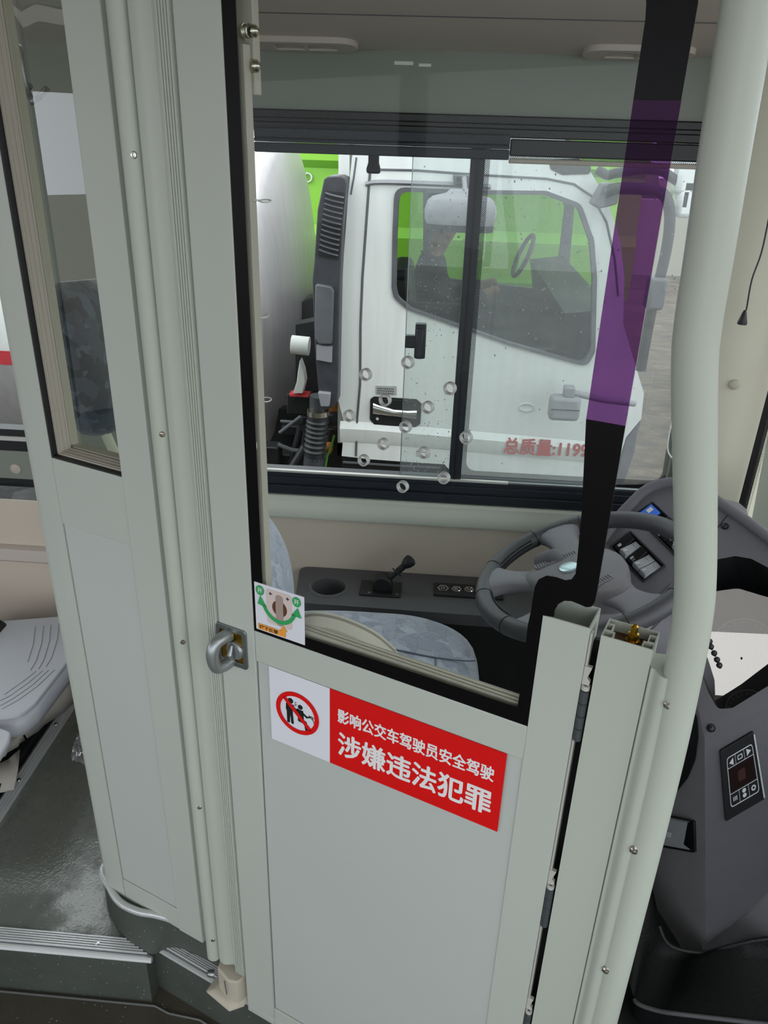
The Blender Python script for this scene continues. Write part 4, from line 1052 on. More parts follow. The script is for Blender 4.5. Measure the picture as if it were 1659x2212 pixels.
HD = Vector((-.30, 0, .954)).normalized(); HN = Vector((HD.z, 0, -HD.x))
def HR(a, b, c): return Vector((-.612, 1.42, 1.065))+HN*a+Vector((0, 1, 0))*b+HD*c
rows = []
for i in range(11):
    t = i/10; c = .0+.285*t; w = .122*(1-.2*(abs(2*t-.9))**3); th = .055*(1-.35*abs(2*t-1)**3)
    if i in (0, 10): w *= .72; th *= .55
    rows.append([(th*math.copysign(abs(sin(a))**.6, sin(a)), w*math.copysign(abs(cos(a))**.5, cos(a)), c) for a in [2*pi*j/24 for j in range(24)]])
m = M(HR); m.loft(rows); part(m.build('headrest', 'pad_cloth', seat, smooth=80, sub=1), 'dark blue triangle patterned headrest on cream rods')
for b in (-.065, .065):
    m = M(HR); m.tube([(0, b, -.09), (0, b, .02)], .0095, 12); m.build('headrest_rod', 'pillar_cream', seat)
    m = M(HR); m.lathe([(.02, 0), (.02, .008), (.012, .014)], (0, b, -.085), (0, 0, 1), 14); m.build('rod_collar', 'black_plastic', seat)
sh = [(p[0], p[2]) for p in curve([(-0.2299, 1.2, 0.7732), (-0.209, 1.2, 0.781), (-0.1866, 1.2, 0.7828), (-0.1592, 1.2, 0.7788), (-0.1334, 1.2, 0.7707), (-0.1057, 1.2, 0.7585), (-0.0813, 1.2, 0.7439), (-0.0636, 1.2, 0.7286), (-0.0476, 1.2, 0.7131)], 4)]
shell = sh+[(.0, .62), (-.26, .62), (-.30, .74)]
inn = [(p[0]-.003, p[1]-.014) for p in sh[4:-5]]+[(-.085, .64), (-.25, .64)]
m = M(); m.plate(shell, 1.185, 1.235, [inn]); part(m.build('side_shell', 'cream_plastic', seat, bevel=.004, segs=3), 'cream plastic side shell')
m = M(); m.plate([(p[0], p[1]) for p in shell], 1.222, 1.238); m.build('shell_panel', 'cream_plastic', seat)
m = M(); m.box(-.28, .02, 1.24, 1.66, .004, .37); m.build('seat_plinth', 'dash_black', seat, bevel=.03)

# ---- steering wheel and column
SC = Vector((.335, 1.449, .784)); EA = Vector((cos(radians(20)), 0, sin(radians(20)))); EB = Vector((0, 1, 0)); EN = Vector((-sin(radians(20)), 0, cos(radians(20))))
def SF(a, b, c): return SC+EA*a+EB*c+EN*b      # a to the front, c to the window side, b up out of the wheel
whl = thing('steering_wheel', 'dark grey four spoke steering wheel with leather grip sections', 'steering wheel', tuple(SC))
RR = .2165
def rp(t, r=RR): return (r*cos(t), 0, r*sin(t))
m = M(SF); m.tube([rp(2*pi*i/96) for i in range(96)], .0195, 16, closed=True); m.build('rim', 'wheel_leather', whl, smooth=60)
SP = [radians(x) for x in (99, 165, 231, 297)]
for t in SP:
    rows = []
    for k in range(9):
        r = .085+.122*k/8; w = .030+.018*abs(2*k/8-1)**2.2+.012*(k/8)**3; h = .011+.006*(k/8)
        b = -.012+.010*k/8
        u = Vector((cos(t), 0, sin(t))); v = Vector((-sin(t), 0, cos(t)))
        rows.append([tuple(u*r+v*w*math.copysign(abs(cos(a))**.7, cos(a))+Vector((0, b+h*math.copysign(abs(sin(a))**.7, sin(a)), 0))) for a in [2*pi*j/14 for j in range(14)]])
    m = M(SF); m.loft(rows); m.build('spoke', 'wheel_spoke', whl, smooth=60)
for t in [x+radians(d) for x in SP for d in (-15, 15)]:
    m = M(SF); m.tube([tuple(Vector(rp(t))+(Vector((cos(t), 0, sin(t)))*cos(a)+Vector((0, 1, 0))*sin(a))*.0197) for a in [2*pi*j/16 for j in range(16)]], .0012, 5, closed=True); m.build('rim_seam', 'dash_black', whl)
for ta, tb in ((102+17, 165-17), (165+17, 231-17)):
    m = M(SF)
    for i in range(26):
        t = radians(ta+(tb-ta)*i/25); u = Vector((cos(t), 0, sin(t)))
        for s_ in (-.004, .004): m.ball(tuple(u*(RR-.0188)+Vector((0, .006+s_, 0))), .0024, .0024, .0024, 6, 4)
    o = m.build('grip_stitches', 'dash_black', whl); o['kind'] = 'stuff'
pad = []
for i in range(48):
    t = 2*pi*i/48; r = .096
    for sp in SP: r = max(r, .096+.034*max(0, cos((t-sp))) ** 14)
    r = r*(1-.10*max(0, cos(t-radians(17)))**2)
    pad.append((r*cos(t), r*sin(t)))
rows = [[(p[0]*s_, b, p[1]*s_) for p in pad] for s_, b in ((.96, -.04), (1.0, -.02), (1.0, -.004), (.96, .006), (.86, .011), (.5, .015), (.05, .016))]
m = M(SF); m.loft(rows); m.build('hub_pad', 'wheel_pad', whl, smooth=50)
def barq(a0, a1, name, n):
    p, q = Vector((a0[0], 0, a0[1])), Vector((a1[0], 0, a1[1])); d = (q-p); L = d.length; d.normalize(); s = Vector((-d.z, 0, d.x))
    f = lambda a, b, c: SF(*(p+d*a+s*c+Vector((0, b, 0))))
    mm = M(f); mm.plate(rrect(0, L, -.008, .008, .004), .008, .0155); bar = mm.build('horn_bar', 'wheel_spoke', whl, bevel=.001)
    mm = M(f)
    for i in range(n):
        for j in range(3):
            x = L*(.06+.88*i/(n-1))
            if abs(x/L-.48) < .09: continue
            mm.ball((x, .0158, -.0045+.0045*j), .0016, .0009, .0016, 6, 4)
    o = mm.build('bar_dimples', 'dash_black', whl); o['kind'] = 'stuff'
barq((-.099, .044), (-.004, .066), 'horn_bar', 16)
barq((-.043, -.105), (.048, -.058), 'horn_bar', 16)
m = M(SF); m.lathe([(.019, .012), (.019, .0185), (.016, .0195), (.002, .0198)], (-.030, 0, .008), (0, 1, 0), 24); part(m.build('centre_badge', pmat('badge', 'bcd3d6', .2, .4), whl), 'pale round centre badge')
col = thing('steering_column', 'grey moulded steering column cover below the wheel with control stalk', 'column', tuple(SC-EN*.30))
rows = []
for b, ra, rb_, oa in ((-.025, .060, .065, .0), (-.06, .072, .075, .012), (-.12, .085, .085, .03), (-.20, .10, .09, .05), (-.32, .12, .10, .08), (-.55, .14, .11, .12)):
    rows.append([(oa+ra*math.copysign(abs(cos(t))**.7, cos(t)), b, rb_*math.copysign(abs(sin(t))**.7, sin(t))) for t in [2*pi*j/24 for j in range(24)]])
m = M(SF); m.loft(rows); m.build('column_cover', 'dash_light', col, smooth=60)
m = M(SF); m.loft([[(oa+ra*cos(t)*1.04, b, rb_*sin(t)*1.04) for t in [2*pi*j/24 for j in range(24)]] for b, ra, rb_, oa in ((-.125, .10, .09, .035), (-.20, .118, .10, .06), (-.32, .135, .11, .09))], cap=True); m.build('lower_cover', 'dash_grey', col, smooth=60)
m = M(); m.tube([(0.3192, 1.47, 0.7551), (0.2999, 1.5, 0.7684), (0.2803, 1.52, 0.7696), (0.2606, 1.54, 0.75), (0.255, 1.55, 0.7368)], [.010, .017, .026, .024, .010], 14); part(m.build('control_stalk', 'dash_grey', col), 'grey stalk seen through the wheel opening')

# ---- dashboard
dash = thing('dashboard', 'dark grey wrap round dashboard with switches and glossy instrument cluster', 'dashboard', (.62, 1.45, .5))
face = [(-0.0187, -0.085), (-0.045, -0.0112), (-0.0563, 0.0382), (-0.062, 0.0971), (-0.0393, 0.1466), (0.0071, 0.1753), (0.0873, 0.1855), (0.151, 0.1931), (0.2143, 0.1967), (0.3939, 0.1928), (0.5064, 0.0842), (0.4899, -0.0517), (0.4715, -0.1854), (0.395, -0.1451), (0.2956, -0.0995), (0.1788, -0.084), (0.0929, -0.1017), (0.0186, -0.1123)]
opening = rpoly([(0.1814, 0.0877), (0.201, 0.1223), (0.2278, 0.1413), (0.2653, 0.1508), (0.3693, 0.1489), (0.4565, 0.0671), (0.4594, -0.0242), (0.4543, -0.1033), (0.4402, -0.1267), (0.403, -0.1188), (0.3649, -0.104), (0.2992, -0.0787), (0.2224, -0.0032)], .012, 3)
bank1 = rrect(-.003, .124, -.062, .001, .004)
bank2 = rrect(-.036, .120, .031, .087, .004)
def shrink(p, k):
    cx = sum(q[0] for q in p)/len(p); cy = sum(q[1] for q in p)/len(p); return [(cx+(q[0]-cx)*k, cy+(q[1]-cy)*k) for q in p]
m = M(DP); m.plate(face, -.025, 0, [opening, bank1, bank2]); m.build('fascia', 'dash_grey', dash)
m = M(DP)
o_ = [(p[0], p[1]) for p in opening]
m.sheet([[(p[0], .0, p[1]) for p in o_], [(q[0], -.02, q[1]) for q in shrink(o_, .97)], [(q[0], -.18, q[1]) for q in shrink(o_, .93)]], True)
m.plate(shrink(o_, .94), -.19, -.18); m.build('cluster_well', 'dash_black', dash, smooth=50)
# curved clear lens over the instruments
lq = [(0.2301, 0.039), (0.2504, 0.0817), (0.2992, 0.1202), (0.3768, 0.1418), (0.4565, 0.0671), (0.4594, -0.0242), (0.4529, -0.1021), (0.4392, -0.1248), (0.4036, -0.1182), (0.3655, -0.1033), (0.305, -0.0716), (0.2371, -0.0032)]
cx = sum(q[0] for q in lq)/len(lq); cy = sum(q[1] for q in lq)/len(lq)
rows = []
for s_ in (1, .8, .6, .4, .2, .02):
    rows.append([(cx+(q[0]-cx)*s_, -.010-.50*max(0, (cx+(q[0]-cx)*s_)-.215)-.10*max(0, .215-(cx+(q[0]-cx)*s_)), cy+(q[1]-cy)*s_) for q in lq])
m = M(DP); m.sheet(rows, True); m.build('cluster_lens', 'cluster_lens', dash, smooth=80)
for q, r in (((0.3089, 0.0309), .062), ((0.428, -0.0615), .045), ((0.3648, 0.0964), .05)):
    m = M(DP); m.tube([(q[0]+r*cos(t), -.15, q[1]+r*sin(t)) for t in [2*pi*i/32 for i in range(32)]], .0018, 6, closed=True); g_ = m.build('gauge_ring', 'icon_grey', dash)
    m = M(DP); m.plate(ellipse(q[0], q[1], r*.96, r*.96, 32), -.156, -.154); m.build('gauge_face', 'dash_dark', g_)
    m = M(DP)
    for i in range(18):
        t = radians(-40+260*i/17); m.plate(barpoly((q[0]+r*.8*cos(t), q[1]+r*.8*sin(t)), (q[0]+r*.92*cos(t), q[1]+r*.92*sin(t)), .0014), -.1538, -.153)
    o = m.build('gauge_ticks', 'icon_grey', g_, smooth=0); o['kind'] = 'stuff'
for q in [(0.3196, -0.0473), (0.3299, -0.0526), (0.3447, -0.057), (0.3588, -0.062), (0.3707, -0.0664)]:
    m = M(DP); m.ball((q[0]+.004, .008, q[1]+.0), .0062, .0062, .0062, 14, 8); m.tube([(q[0]+.004, -.004, q[1]), (q[0]+.004, .005, q[1])], .003, 8); m.build('cluster_button', 'black_plastic', dash)
# rim of the hood
rimp = [(0.4171, 1.6846, 0.7377), (0.45, 1.7171, 0.7754), (0.4802, 1.7399, 0.8059), (0.5247, 1.7631, 0.8446), (0.5734, 1.7561, 0.8676), (0.6175, 1.7246, 0.8735), (0.6639, 1.6595, 0.8605), (0.7003, 1.6067, 0.8492), (0.7335, 1.554, 0.8363), (0.7838, 1.4675, 0.8127), (0.8288, 1.3858, 0.789)]
m = M(); m.tube([tuple(p+PN*.004) for p in curve(rimp, 5)], .0125, 12); m.build('hood_rim', 'dash_grey', dash, smooth=60)
back = [Vector((p[0]+.05, p[1]+.05, p[2]-.12)) for p in rimp]
m = M(); m.sheet([[tuple(Vector(p)) for p in rimp], [tuple(Vector(p)+Vector((.025, .02, -.01))) for p in rimp], [tuple(p) for p in back], [(p.x+.01, p.y, -.1) for p in back]]); m.build('hood_back', 'dash_grey', dash, smooth=60)
# slotted tray between hood and windscreen
tr = [(0.6896, 1.8, 0.8109), (0.716, 1.8, 0.8176), (0.7512, 1.78, 0.8192), (0.7571, 1.74, 0.8212), (0.7499, 1.71, 0.8182), (0.7334, 1.69, 0.8148), (0.6902, 1.72, 0.824)]
m = M(); zt = sum(p[2] for p in tr)/len(tr)
m.plate([(p[0], p[1]) for p in tr], zt-.03, zt, axis='c'); m.build('dash_top_tray', 'dash_light', dash, bevel=.004)
for q, ra in (((0.7218, 1.7196, 0.825), .016), ((0.7025, 1.7503, 0.825), .010)):
    m = M(); m.plate([(q[0]+ra*cos(t), q[1]+ra*1.5*sin(t)) for t in [2*pi*i/18 for i in range(18)]], zt, zt+.0012, axis='c'); m.build('tray_slot', 'dash_black', dash)
# screw caps on the fascia
for q in ((0.1301, 0.1563), (0.1813, -0.0623), (0.4617, -0.1616)):
    m = M(DP); m.lathe([(.0085, 0), (.0085, .001), (.0062, .001), (.0062, .0035), (.004, .0055), (.001, .006)], (q[0], 0, q[1]), (0, 1, 0), 18); m.build('screw_cap', 'black_plastic', dash)
sq = [(0.1788, -0.084), (0.1671, -0.0322), (0.1526, 0.017)]
m = M(DP); m.plate(rpoly([(0.1783, -0.0811), (0.1664, -0.0192), (0.2186, -0.0245), (0.3014, -0.0923)], .002), .0, .003); m.build('lower_insert', 'dash_grey', dash, bevel=.001)
m = M(DP); m.tube([(q[0], .0005, q[1]) for q in [(0.125, 0.1356), (0.1134, 0.1719), (0.1129, 0.1887)]], .0012, 6); m.build('fascia_seam', 'dash_black', dash)
# rocker switch banks
def bank(a0, a1, c0, c1, faces):
    mm = M(DP); mm.plate(rrect(a0-.004, a1+.004, c0-.004, c1+.004, .004), -.001, .004, [rrect(a0, a1, c0, c1, .002)]); b_ = mm.build('switch_frame', 'black_plastic', dash, bevel=.001)
    mm = M(DP); mm.box(a0, a1, -.02, -.016, c0, c1); mm.build('bank_floor', 'black_plastic', b_)
    k = len(faces); w = (a1-a0)/k
    for i, (mt, up, ic) in enumerate(faces):
        x0, x1 = a0+w*i+.0012, a0+w*(i+1)-.0012; h = c1-c0
        mm = M(DP)
        pr_ = [(-.016, c0+h*.08), (.004 if up else -.002, c0+h*.08), (.012 if up else .002, c0+h*.18), (.004, c0+h*.55), (-.001 if up else .009, c0+h*.92), (-.016, c0+h*.92)]
        mm.plate(pr_, x0, x1, axis='a'); r_ = mm.build('rocker', mt, b_, bevel=.0008)
        def fr(a, b, c, x0=x0, h=h, up=up): return DP(x0+a, (.0125-.008*(c-.18)/.37 if up else .0025+.002*(c-.18)/.37)+b, c0+h*c)
        if ic == 'lamp':
            f2 = M(fr); f2.plate([(.006, .22), (.012, .22), (.014, .30), (.012, .38), (.006, .38)], .0004, .0008); f2.build('rocker_icon', 'icon_grey', b_, smooth=0)
        if ic == 'fog':
            f2 = M(fr); f2.plate([(.005, .22), (.010, .22), (.010, .38), (.005, .38)], .0004, .0008)
            for u in (.24, .29, .34): f2.plate([(.012, u), (.017, u-.02), (.017, u), (.012, u+.02)], .0004, .0008)
            o = f2.build('rocker_icon', 'icon_grey', b_, smooth=0); o['kind'] = 'stuff'
        if ic == 'ring':
            f2 = M(fr); f2.plate(ellipse(.011, .34, .0055, .09, 20), .0004, .0008, [ellipse(.011, .34, .0038, .062, 20)]); f2.build('rocker_icon', 'icon_grey', b_, smooth=0)
        if ic == 'wind':
            f2 = M(fr); f2.plate([(.004, .26), (.011, .33), (.018, .26), (.018, .42), (.011, .36), (.004, .42)], .0004, .0008); f2.build('rocker_icon', 'icon_grey', b_, smooth=0)
        if ic == 'tri':
            f2 = M(fr); f2.plate([(.004, .26), (.018, .26), (.011, .44)], .0004, .0008, [[(.0075, .29), (.0145, .29), (.011, .39)]]); f2.build('rocker_icon', 'icon_grey', b_, smooth=0)
        if ic: mm = M(DP); mm.box(x0+.006, x1-.006, .0055 if not up else .002, .0062 if not up else .0026, c0+h*.74, c0+h*.77); mm.build('rocker_mark', 'icon_grey', b_)
bank(.001, .120, -.058, -.003, [('switch_dark', 0, 'lamp'), ('switch_face', 1, 'lamp'), ('switch_dark', 0, 'fog'), ('switch_face', 1, 'fog'), ('switch_face', 1, 'fog')])
bank(.030, .116, .035, .083, [('switch_face', 0, ''), ('switch_dark', 0, 'ring'), ('switch_dark', 0, 'wind'), ('switch_face', 1, 'tri')])
m = M(DP); m.box(-.028, .004, -.004, .002, .040, .080); m.build('small_display', 'blue_screen', dash, bevel=.001)
m = M(DP); m.box(-.022, -.012, .002, .003, .06, .074); m.build('display_blocks', 'ink_white', dash)
# lower panels
la = [(0.5191, 1.3444, 0.7043), (0.5465, 1.2773, 0.6146), (0.5654, 1.2317, 0.5499), (0.6287, 1.12, 0.0932), (0.6223, 1.1478, 0.0453), (0.6052, 1.2119, -0.0279), (0.5904, 1.2558, -0.024), (0.5736, 1.297, 0.0301), (0.5429, 1.371, 0.1379), (0.5354, 1.3537, 0.3679)]
m = M(); k = [m.pt(*p) for p in la]; m.face(*k); m.build('knee_panel', 'dash_light', dash, smooth=0)
lb = [(0.5654, 1.2317, 0.5499), (0.6762, 1.2523, 0.6241), (0.8105, 1.2773, 0.7143), (0.8687, 1.1937, 0.3715), (0.7348, 1.1562, 0.231), (0.6806, 1.138, 0.1616), (0.629, 1.1195, 0.0911)]
m = M(); k = [m.pt(*p) for p in lb]; m.face(*k); m.build('side_panel', 'dash_mid', dash, smooth=0)
gu = [(0.629, 1.1195, 0.0911), (0.6806, 1.138, 0.1616), (0.7348, 1.1562, 0.231), (0.8687, 1.1937, 0.3715)]; gl = [(0.6153, 1.1, 0.1083), (0.6508, 1.09, 0.1445), (0.7168, 1.08, 0.1926), (0.8598, 1.08, 0.2225)]
m = M(); m.sheet([gu, [tuple((Vector(a)+Vector(b))/2+Vector((0, .03, -.01))) for a, b in zip(gu, gl)], gl]); m.build('scooped_ledge', 'dash_dark', dash, smooth=70)
kp = [(0.5315, 1.3289, 0.5786), (0.5451, 1.2855, 0.5917), (0.5546, 1.259, 0.5798), (0.5608, 1.2464, 0.5445), (0.565, 1.2436, 0.4876), (0.5649, 1.2543, 0.4279), (0.5601, 1.2805, 0.36)]
knn = (Vector(kp[2])-Vector(kp[0])).cross(Vector(kp[4])-Vector(kp[0])).normalized()
if knn.x > 0: knn = -knn
m = M(); kk = [m.pt(*(Vector(p)+knn*.002)) for p in kp]; m.face(*kk); m.build('knee_opening', 'dash_black', dash, smooth=0)
# climate controller
def quadf(p00, p10, p11, p01):
    p00, p10, p11, p01 = map(Vector, (p00, p10, p11, p01)); n = (p10-p00).cross(p01-p00).normalized()
    if n.dot(Vector((0, 0, 1.6))-p00) < 0: n = -n      # faces the aisle
    return lambda a, b, c: p00*(1-a)*(1-c)+p10*a*(1-c)+p11*a*c+p01*(1-a)*c+n*b
CF = quadf((0.6267, 1.1916, 0.3826), (0.696, 1.2064, 0.437), (0.6544, 1.2396, 0.5746), (0.5958, 1.2274, 0.5298))
m = M(CF); m.plate(rrect(0, 1, 0, 1, .04), -.002, .006); cc = part(m.build('climate_controller', 'switch_dark', dash, bevel=.001), 'black climate control unit with red digit window and six keys')
m = M(CF); m.box(.965, 1.0, .004, .008, .03, .97); m.build('bright_edge', 'alloy', cc)
m = M(CF); m.plate(rrect(.16, .90, .15, .86, .07), .006, .0065, [rrect(.175, .885, .163, .847, .06)])
m.box(.17, .89, .006, .0065, .335, .343); m.box(.17, .89, .006, .0065, .70, .708); m.box(.40, .408, .006, .0065, .16, .335); m.box(.645, .653, .006, .0065, .16, .335); m.box(.40, .408, .006, .0065, .71, .85); m.box(.645, .653, .006, .0065, .71, .85)
o = m.build('key_outlines', 'icon_grey', cc, smooth=0); o['kind'] = 'stuff'
m = M(CF); m.box(.20, .86, .0055, .0062, .36, .685); m.build('digit_window', 'smoke_screen', cc)
m = M(CF); m.plate(rrect(.42, .62, .44, .60, .04), .0060, .0064); m.build('dim_readout', 'red_digits', cc)
m = M(CF)
m.plate([(.22, .77), (.34, .72), (.34, .82)], .006, .0066); m.plate([(.84, .78), (.72, .73), (.72, .83)], .006, .0066); m.plate(rrect(.46, .60, .745, .81, .02), .006, .0066, [rrect(.48, .58, .757, .798, .015)])
for x in (.24, .28, .32): m.box(x, x+.02, .006, .0066, .22, .28)
m.plate(ellipse(.53, .22, .05, .03, 14), .006, .0066); m.plate(ellipse(.53, .29, .05, .03, 14), .006, .0066); m.plate(ellipse(.77, .25, .06, .04, 14), .006, .0066, [ellipse(.77, .25, .03, .02, 14)])
o = m.build('key_icons', 'icon_grey', cc, smooth=0); o['kind'] = 'stuff'
# big rocker on the knee panel
RF = quadf((0.5504, 1.3499, 0.1293), (0.5929, 1.195, 0.2836), (0.5825, 1.2141, 0.3534), (0.544, 1.3518, 0.2294))
m = M(RF); m.plate(rrect(0, 1, 0, 1, .06), -.002, .005); rk = part(m.build('door_rocker', 'switch_dark', dash, bevel=.001), 'wide rocker with a white door symbol')
m = M(RF); m.sheet([[(a, b, c) for b, c in ((.004, .06), (.010, .16), (.021, .30), (.016, .62), (.011, .94), (.004, .96))] for a in (.05, .5, .93)]); m.build('rocker_cap', 'switch_face', rk, smooth=30)
m = M(RF)
m.plate(rrect(.34, .54, .42, .66, .02), .0172, .0186, [rrect(.37, .51, .46, .62, .015)]); m.plate(rrect(.47, .66, .38, .58, .02), .0178, .019)
m.build('rocker_icon', 'icon_grey', rk, smooth=0)
# black lower moulding in front of the knee panel
low = thing('lower_dash_moulding', 'black moulded cover below the dashboard at the entrance', 'cover', (.6, 1.0, -.15))
c0 = [(0.4117, 1.22, 0.4209), (0.4831, 1.22, 0.299), (0.5181, 1.18, 0.1713), (0.5322, 1.14, 0.1253), (0.553, 1.11, 0.1059), (0.6153, 1.1, 0.1083), (0.6508, 1.09, 0.1445), (0.7168, 1.08, 0.1926), (0.8598, 1.08, 0.2225)]
c1 = [(0.4098, 1.1, 0.1065), (0.4428, 1.08, 0.0815), (0.4645, 1.06, 0.0556), (0.4717, 1.04, 0.043), (0.4758, 1.02, 0.0485), (0.5067, 1, 0.0631), (0.55, 0.98, 0.089), (0.6924, 0.96, 0.1151), (0.8287, 0.95, 0.1276)]
mid = [tuple((Vector(a)*.55+Vector(b)*.45)+Vector((0, .035, 0))) for a, b in zip(c0, c1)]
c0c, midc, c1c = [[tuple(p) for p in curve(c, 4)] for c in (c0, mid, c1)]
m = M(); m.sheet([c0c, [tuple((Vector(a)*.8+Vector(b)*.2)+Vector((0, .005, 0))) for a, b in zip(c0c, midc)], midc, c1c]); m.build('moulded_face', 'floor_box_black', low, smooth=70)
m = M(); m.tube([tuple(Vector(p)) for p in c1c[14:]], .0042, 8); m.build('lower_lip_highlight', 'dash_dark', low)  # lighter grey paints the highlight along the ledge
m = M(); m.tube([tuple(Vector(p)) for p in c0c[12:]], .0048, 8); m.build('upper_lip', 'dash_black', low)
m = M(); m.sheet([c1c, [(p[0], p[1]-.005, -.15) for p in c1c]]); m.build('moulded_skirt', 'floor_box_black', low, smooth=70)
m = M(); m.box(.90, 1.02, -1.25, 1.95, -.15, .60); struct(m.build('wall_front', 'dash_dark', bevel=.02))  # dark panel below the windscreen, added to block brightness from the ground
m = M(); m.box(.72, .90, 1.2, 1.97, 0, .50); struct(m.build('wall_front.001', 'dash_black'))


# ================================================================== OUTSIDE: yard, white truck, tank, green truck behind
GZ = -.75
m = M(); m.box(-30, 60, -12, 60, GZ-.1, GZ); struct(m.build('ground', 'wet_yard', smooth=0))
m = M(); m.box(-12, -1.9, 2.3, 7.5, GZ, GZ+.004); struct(m.build('ground.001', 'asphalt', smooth=0))
m = M(); pq = [(-2.8142, 4.1227, -0.74), (-2.7439, 4.3258, -0.74), (-2.8955, 4.8001, -0.74), (-2.7897, 4.9113, -0.74), (-2.6574, 4.6936, -0.74), (-2.6026, 4.4124, -0.74), (-2.5065, 4.1008, -0.74)]
m.plate([(p[0], p[1]) for p in pq], GZ+.004, GZ+.007, axis='c'); tag(m.build('dry_patch', 'concrete_patch', smooth=0), 'pale dry patch on the asphalt outside the low side window', 'patch')

TY = 3.8
trk = thing('truck', 'white truck with cab door, black air intake and red weight lettering parked alongside', 'truck', (0, TY+1, GZ))
side = [(-0.4087, 1.6592), (-0.4425, 1.3401), (-0.4619, 1.0573), (-0.4809, 0.8862), (-0.4872, 0.7537), (-0.4933, 0.4041), (-0.4669, 0.3001), (-0.4523, 0.2461), (-0.4658, 0.0665), (-0.3147, 0.0571), (-0.1205, 0.0529), (0.0727, 0.0513), (0.1374, -0.0156), (0.2066, -0.1315), (0.9088, -0.1273), (0.9553, 0.1114), (0.9727, 0.2506), (1.0313, 0.3518), (1.0227, 0.4825), (0.9703, 0.5958), (0.8692, 0.8145), (0.8418, 1.0259), (0.7975, 1.1868), (0.7136, 1.3596), (0.6229, 1.4698), (0.542, 1.5503), (0.408, 1.6724)]
hole = rpoly([(-0.2337, 1.378), (0.094, 1.3772), (0.4419, 1.3849), (0.6009, 1.3366), (0.6801, 1.1824), (0.716, 1.0208), (0.7571, 0.6764), (0.7294, 0.6069), (0.6657, 0.6175), (0.346, 0.6908), (0.1065, 0.7625), (-0.1531, 0.8392), (-0.2215, 0.8929), (-0.2319, 0.9398), (-0.2357, 1.1888)], [.05, .01, .05, .06, .08, .05, .06, .04, .02, .02, .02, .05, .05, .02, .01], 4)
m = M(); m.plate(side, TY, TY+.05, [hole]); m.build('cab_side', 'truck_white', trk, bevel=.0)
hin = shrink(hole, .955)
m = M(); m.plate(hole, TY-.012, TY+.03, [hin]); m.build('window_seal', 'truck_grey', trk, bevel=.003)
m = M(); m.plate(hin, TY+.02, TY+.025); part(m.build('side_window', 'pane_truck', trk, smooth=0), 'cab side window with a view through to the green truck')
# far side of the cab with its own windows, roof, rear wall, floor
far = [(p[0]*1.0, p[1]) for p in side]
fh1 = [(-0.3715, 1.3352), (-0.1608, 1.3419), (-0.1214, 0.5547), (-0.3457, 0.5452)]; fw = ((-0.01, 5.7, 0.9957)[0], (0.0088, 5.7, 0.6879)[2], (-0.0337, 5.7, 1.3856)[2])   # far door window: rear edge, sill, head
fh2 = [(fw[0], fw[1]), (.80, fw[1]-.06), (.80, 1.18), (.70, min(1.60, fw[2])), (fw[0], min(1.62, fw[2]))]
fx0, fx1 = min(p[0] for p in side), max(p[0] for p in side)
m = M(); m.plate([(fx0, .05), (.98, .05), (.98, .55), (.88, .72), (.86, 1.2), (.76, 1.70), (fx0, 1.75)], TY+1.9, TY+1.95, [fh1, fh2]); m.build('cab_far_side', 'truck_grey', trk)
m = M(); m.plate([(fx0, .05), (fx0+.05, .05), (fx0+.05, 1.68), (fx0, 1.68)], TY+.05, TY+1.9); m.build('cab_back', 'truck_white', trk)
m = M(); m.box(fx0, 1.0, TY+.05, TY+1.9, .05, .12); m.build('cab_floor', 'truck_dark', trk)
m = M(); m.loft([[(.82, y, .12), (.97, y, .12), (.985, y, .50), (.87, y, .70), (.82, y, .70)] for y in (TY+.05, TY+1.9)]); m.build('cab_front', 'truck_white', trk)
m = M(); m.box(-.25, .82, TY+.05, TY+.10, .12, .66); m.box(-.25, .1, TY+.05, TY+.1, .6, .86); m.build('inner_door_trim', 'truck_dark', trk)
m = M(); m.loft([[(.66, TY+.06, .55), (.86, TY+.06, .55), (.86, TY+1.88, .55), (.66, TY+1.88, .55)], [(.60, TY+.06, .84), (.82, TY+.06, .87), (.82, TY+1.88, .87), (.60, TY+1.88, .84)]]); m.build('cab_dash', 'truck_dark', trk)
m = M(); m.loft([[(x, y, z) for y, z in ((TY+.05, 1.72), (TY+.15, 1.86), (TY+1.8, 1.86), (TY+1.92, 1.72))] for x in (fx0, .45)]); m.build('cab_roof', 'truck_white', trk)
m = M(); m.loft([[(-.22, y, .3), (-.08, y, .3), (-.16, y, .98), (-.26, y, .98)] for y in (TY+.25, TY+.75)]); m.build('passenger_seat', 'truck_dark', trk, bevel=.03)
m = M(); m.tube([(.50+.10*cos(t)*.5, 5.15+.21*sin(t), .93+.20*cos(t)*.6) for t in [2*pi*i/28 for i in range(28)]], .014, 8, closed=True); m.build('truck_wheel_rim', 'truck_dark', trk)
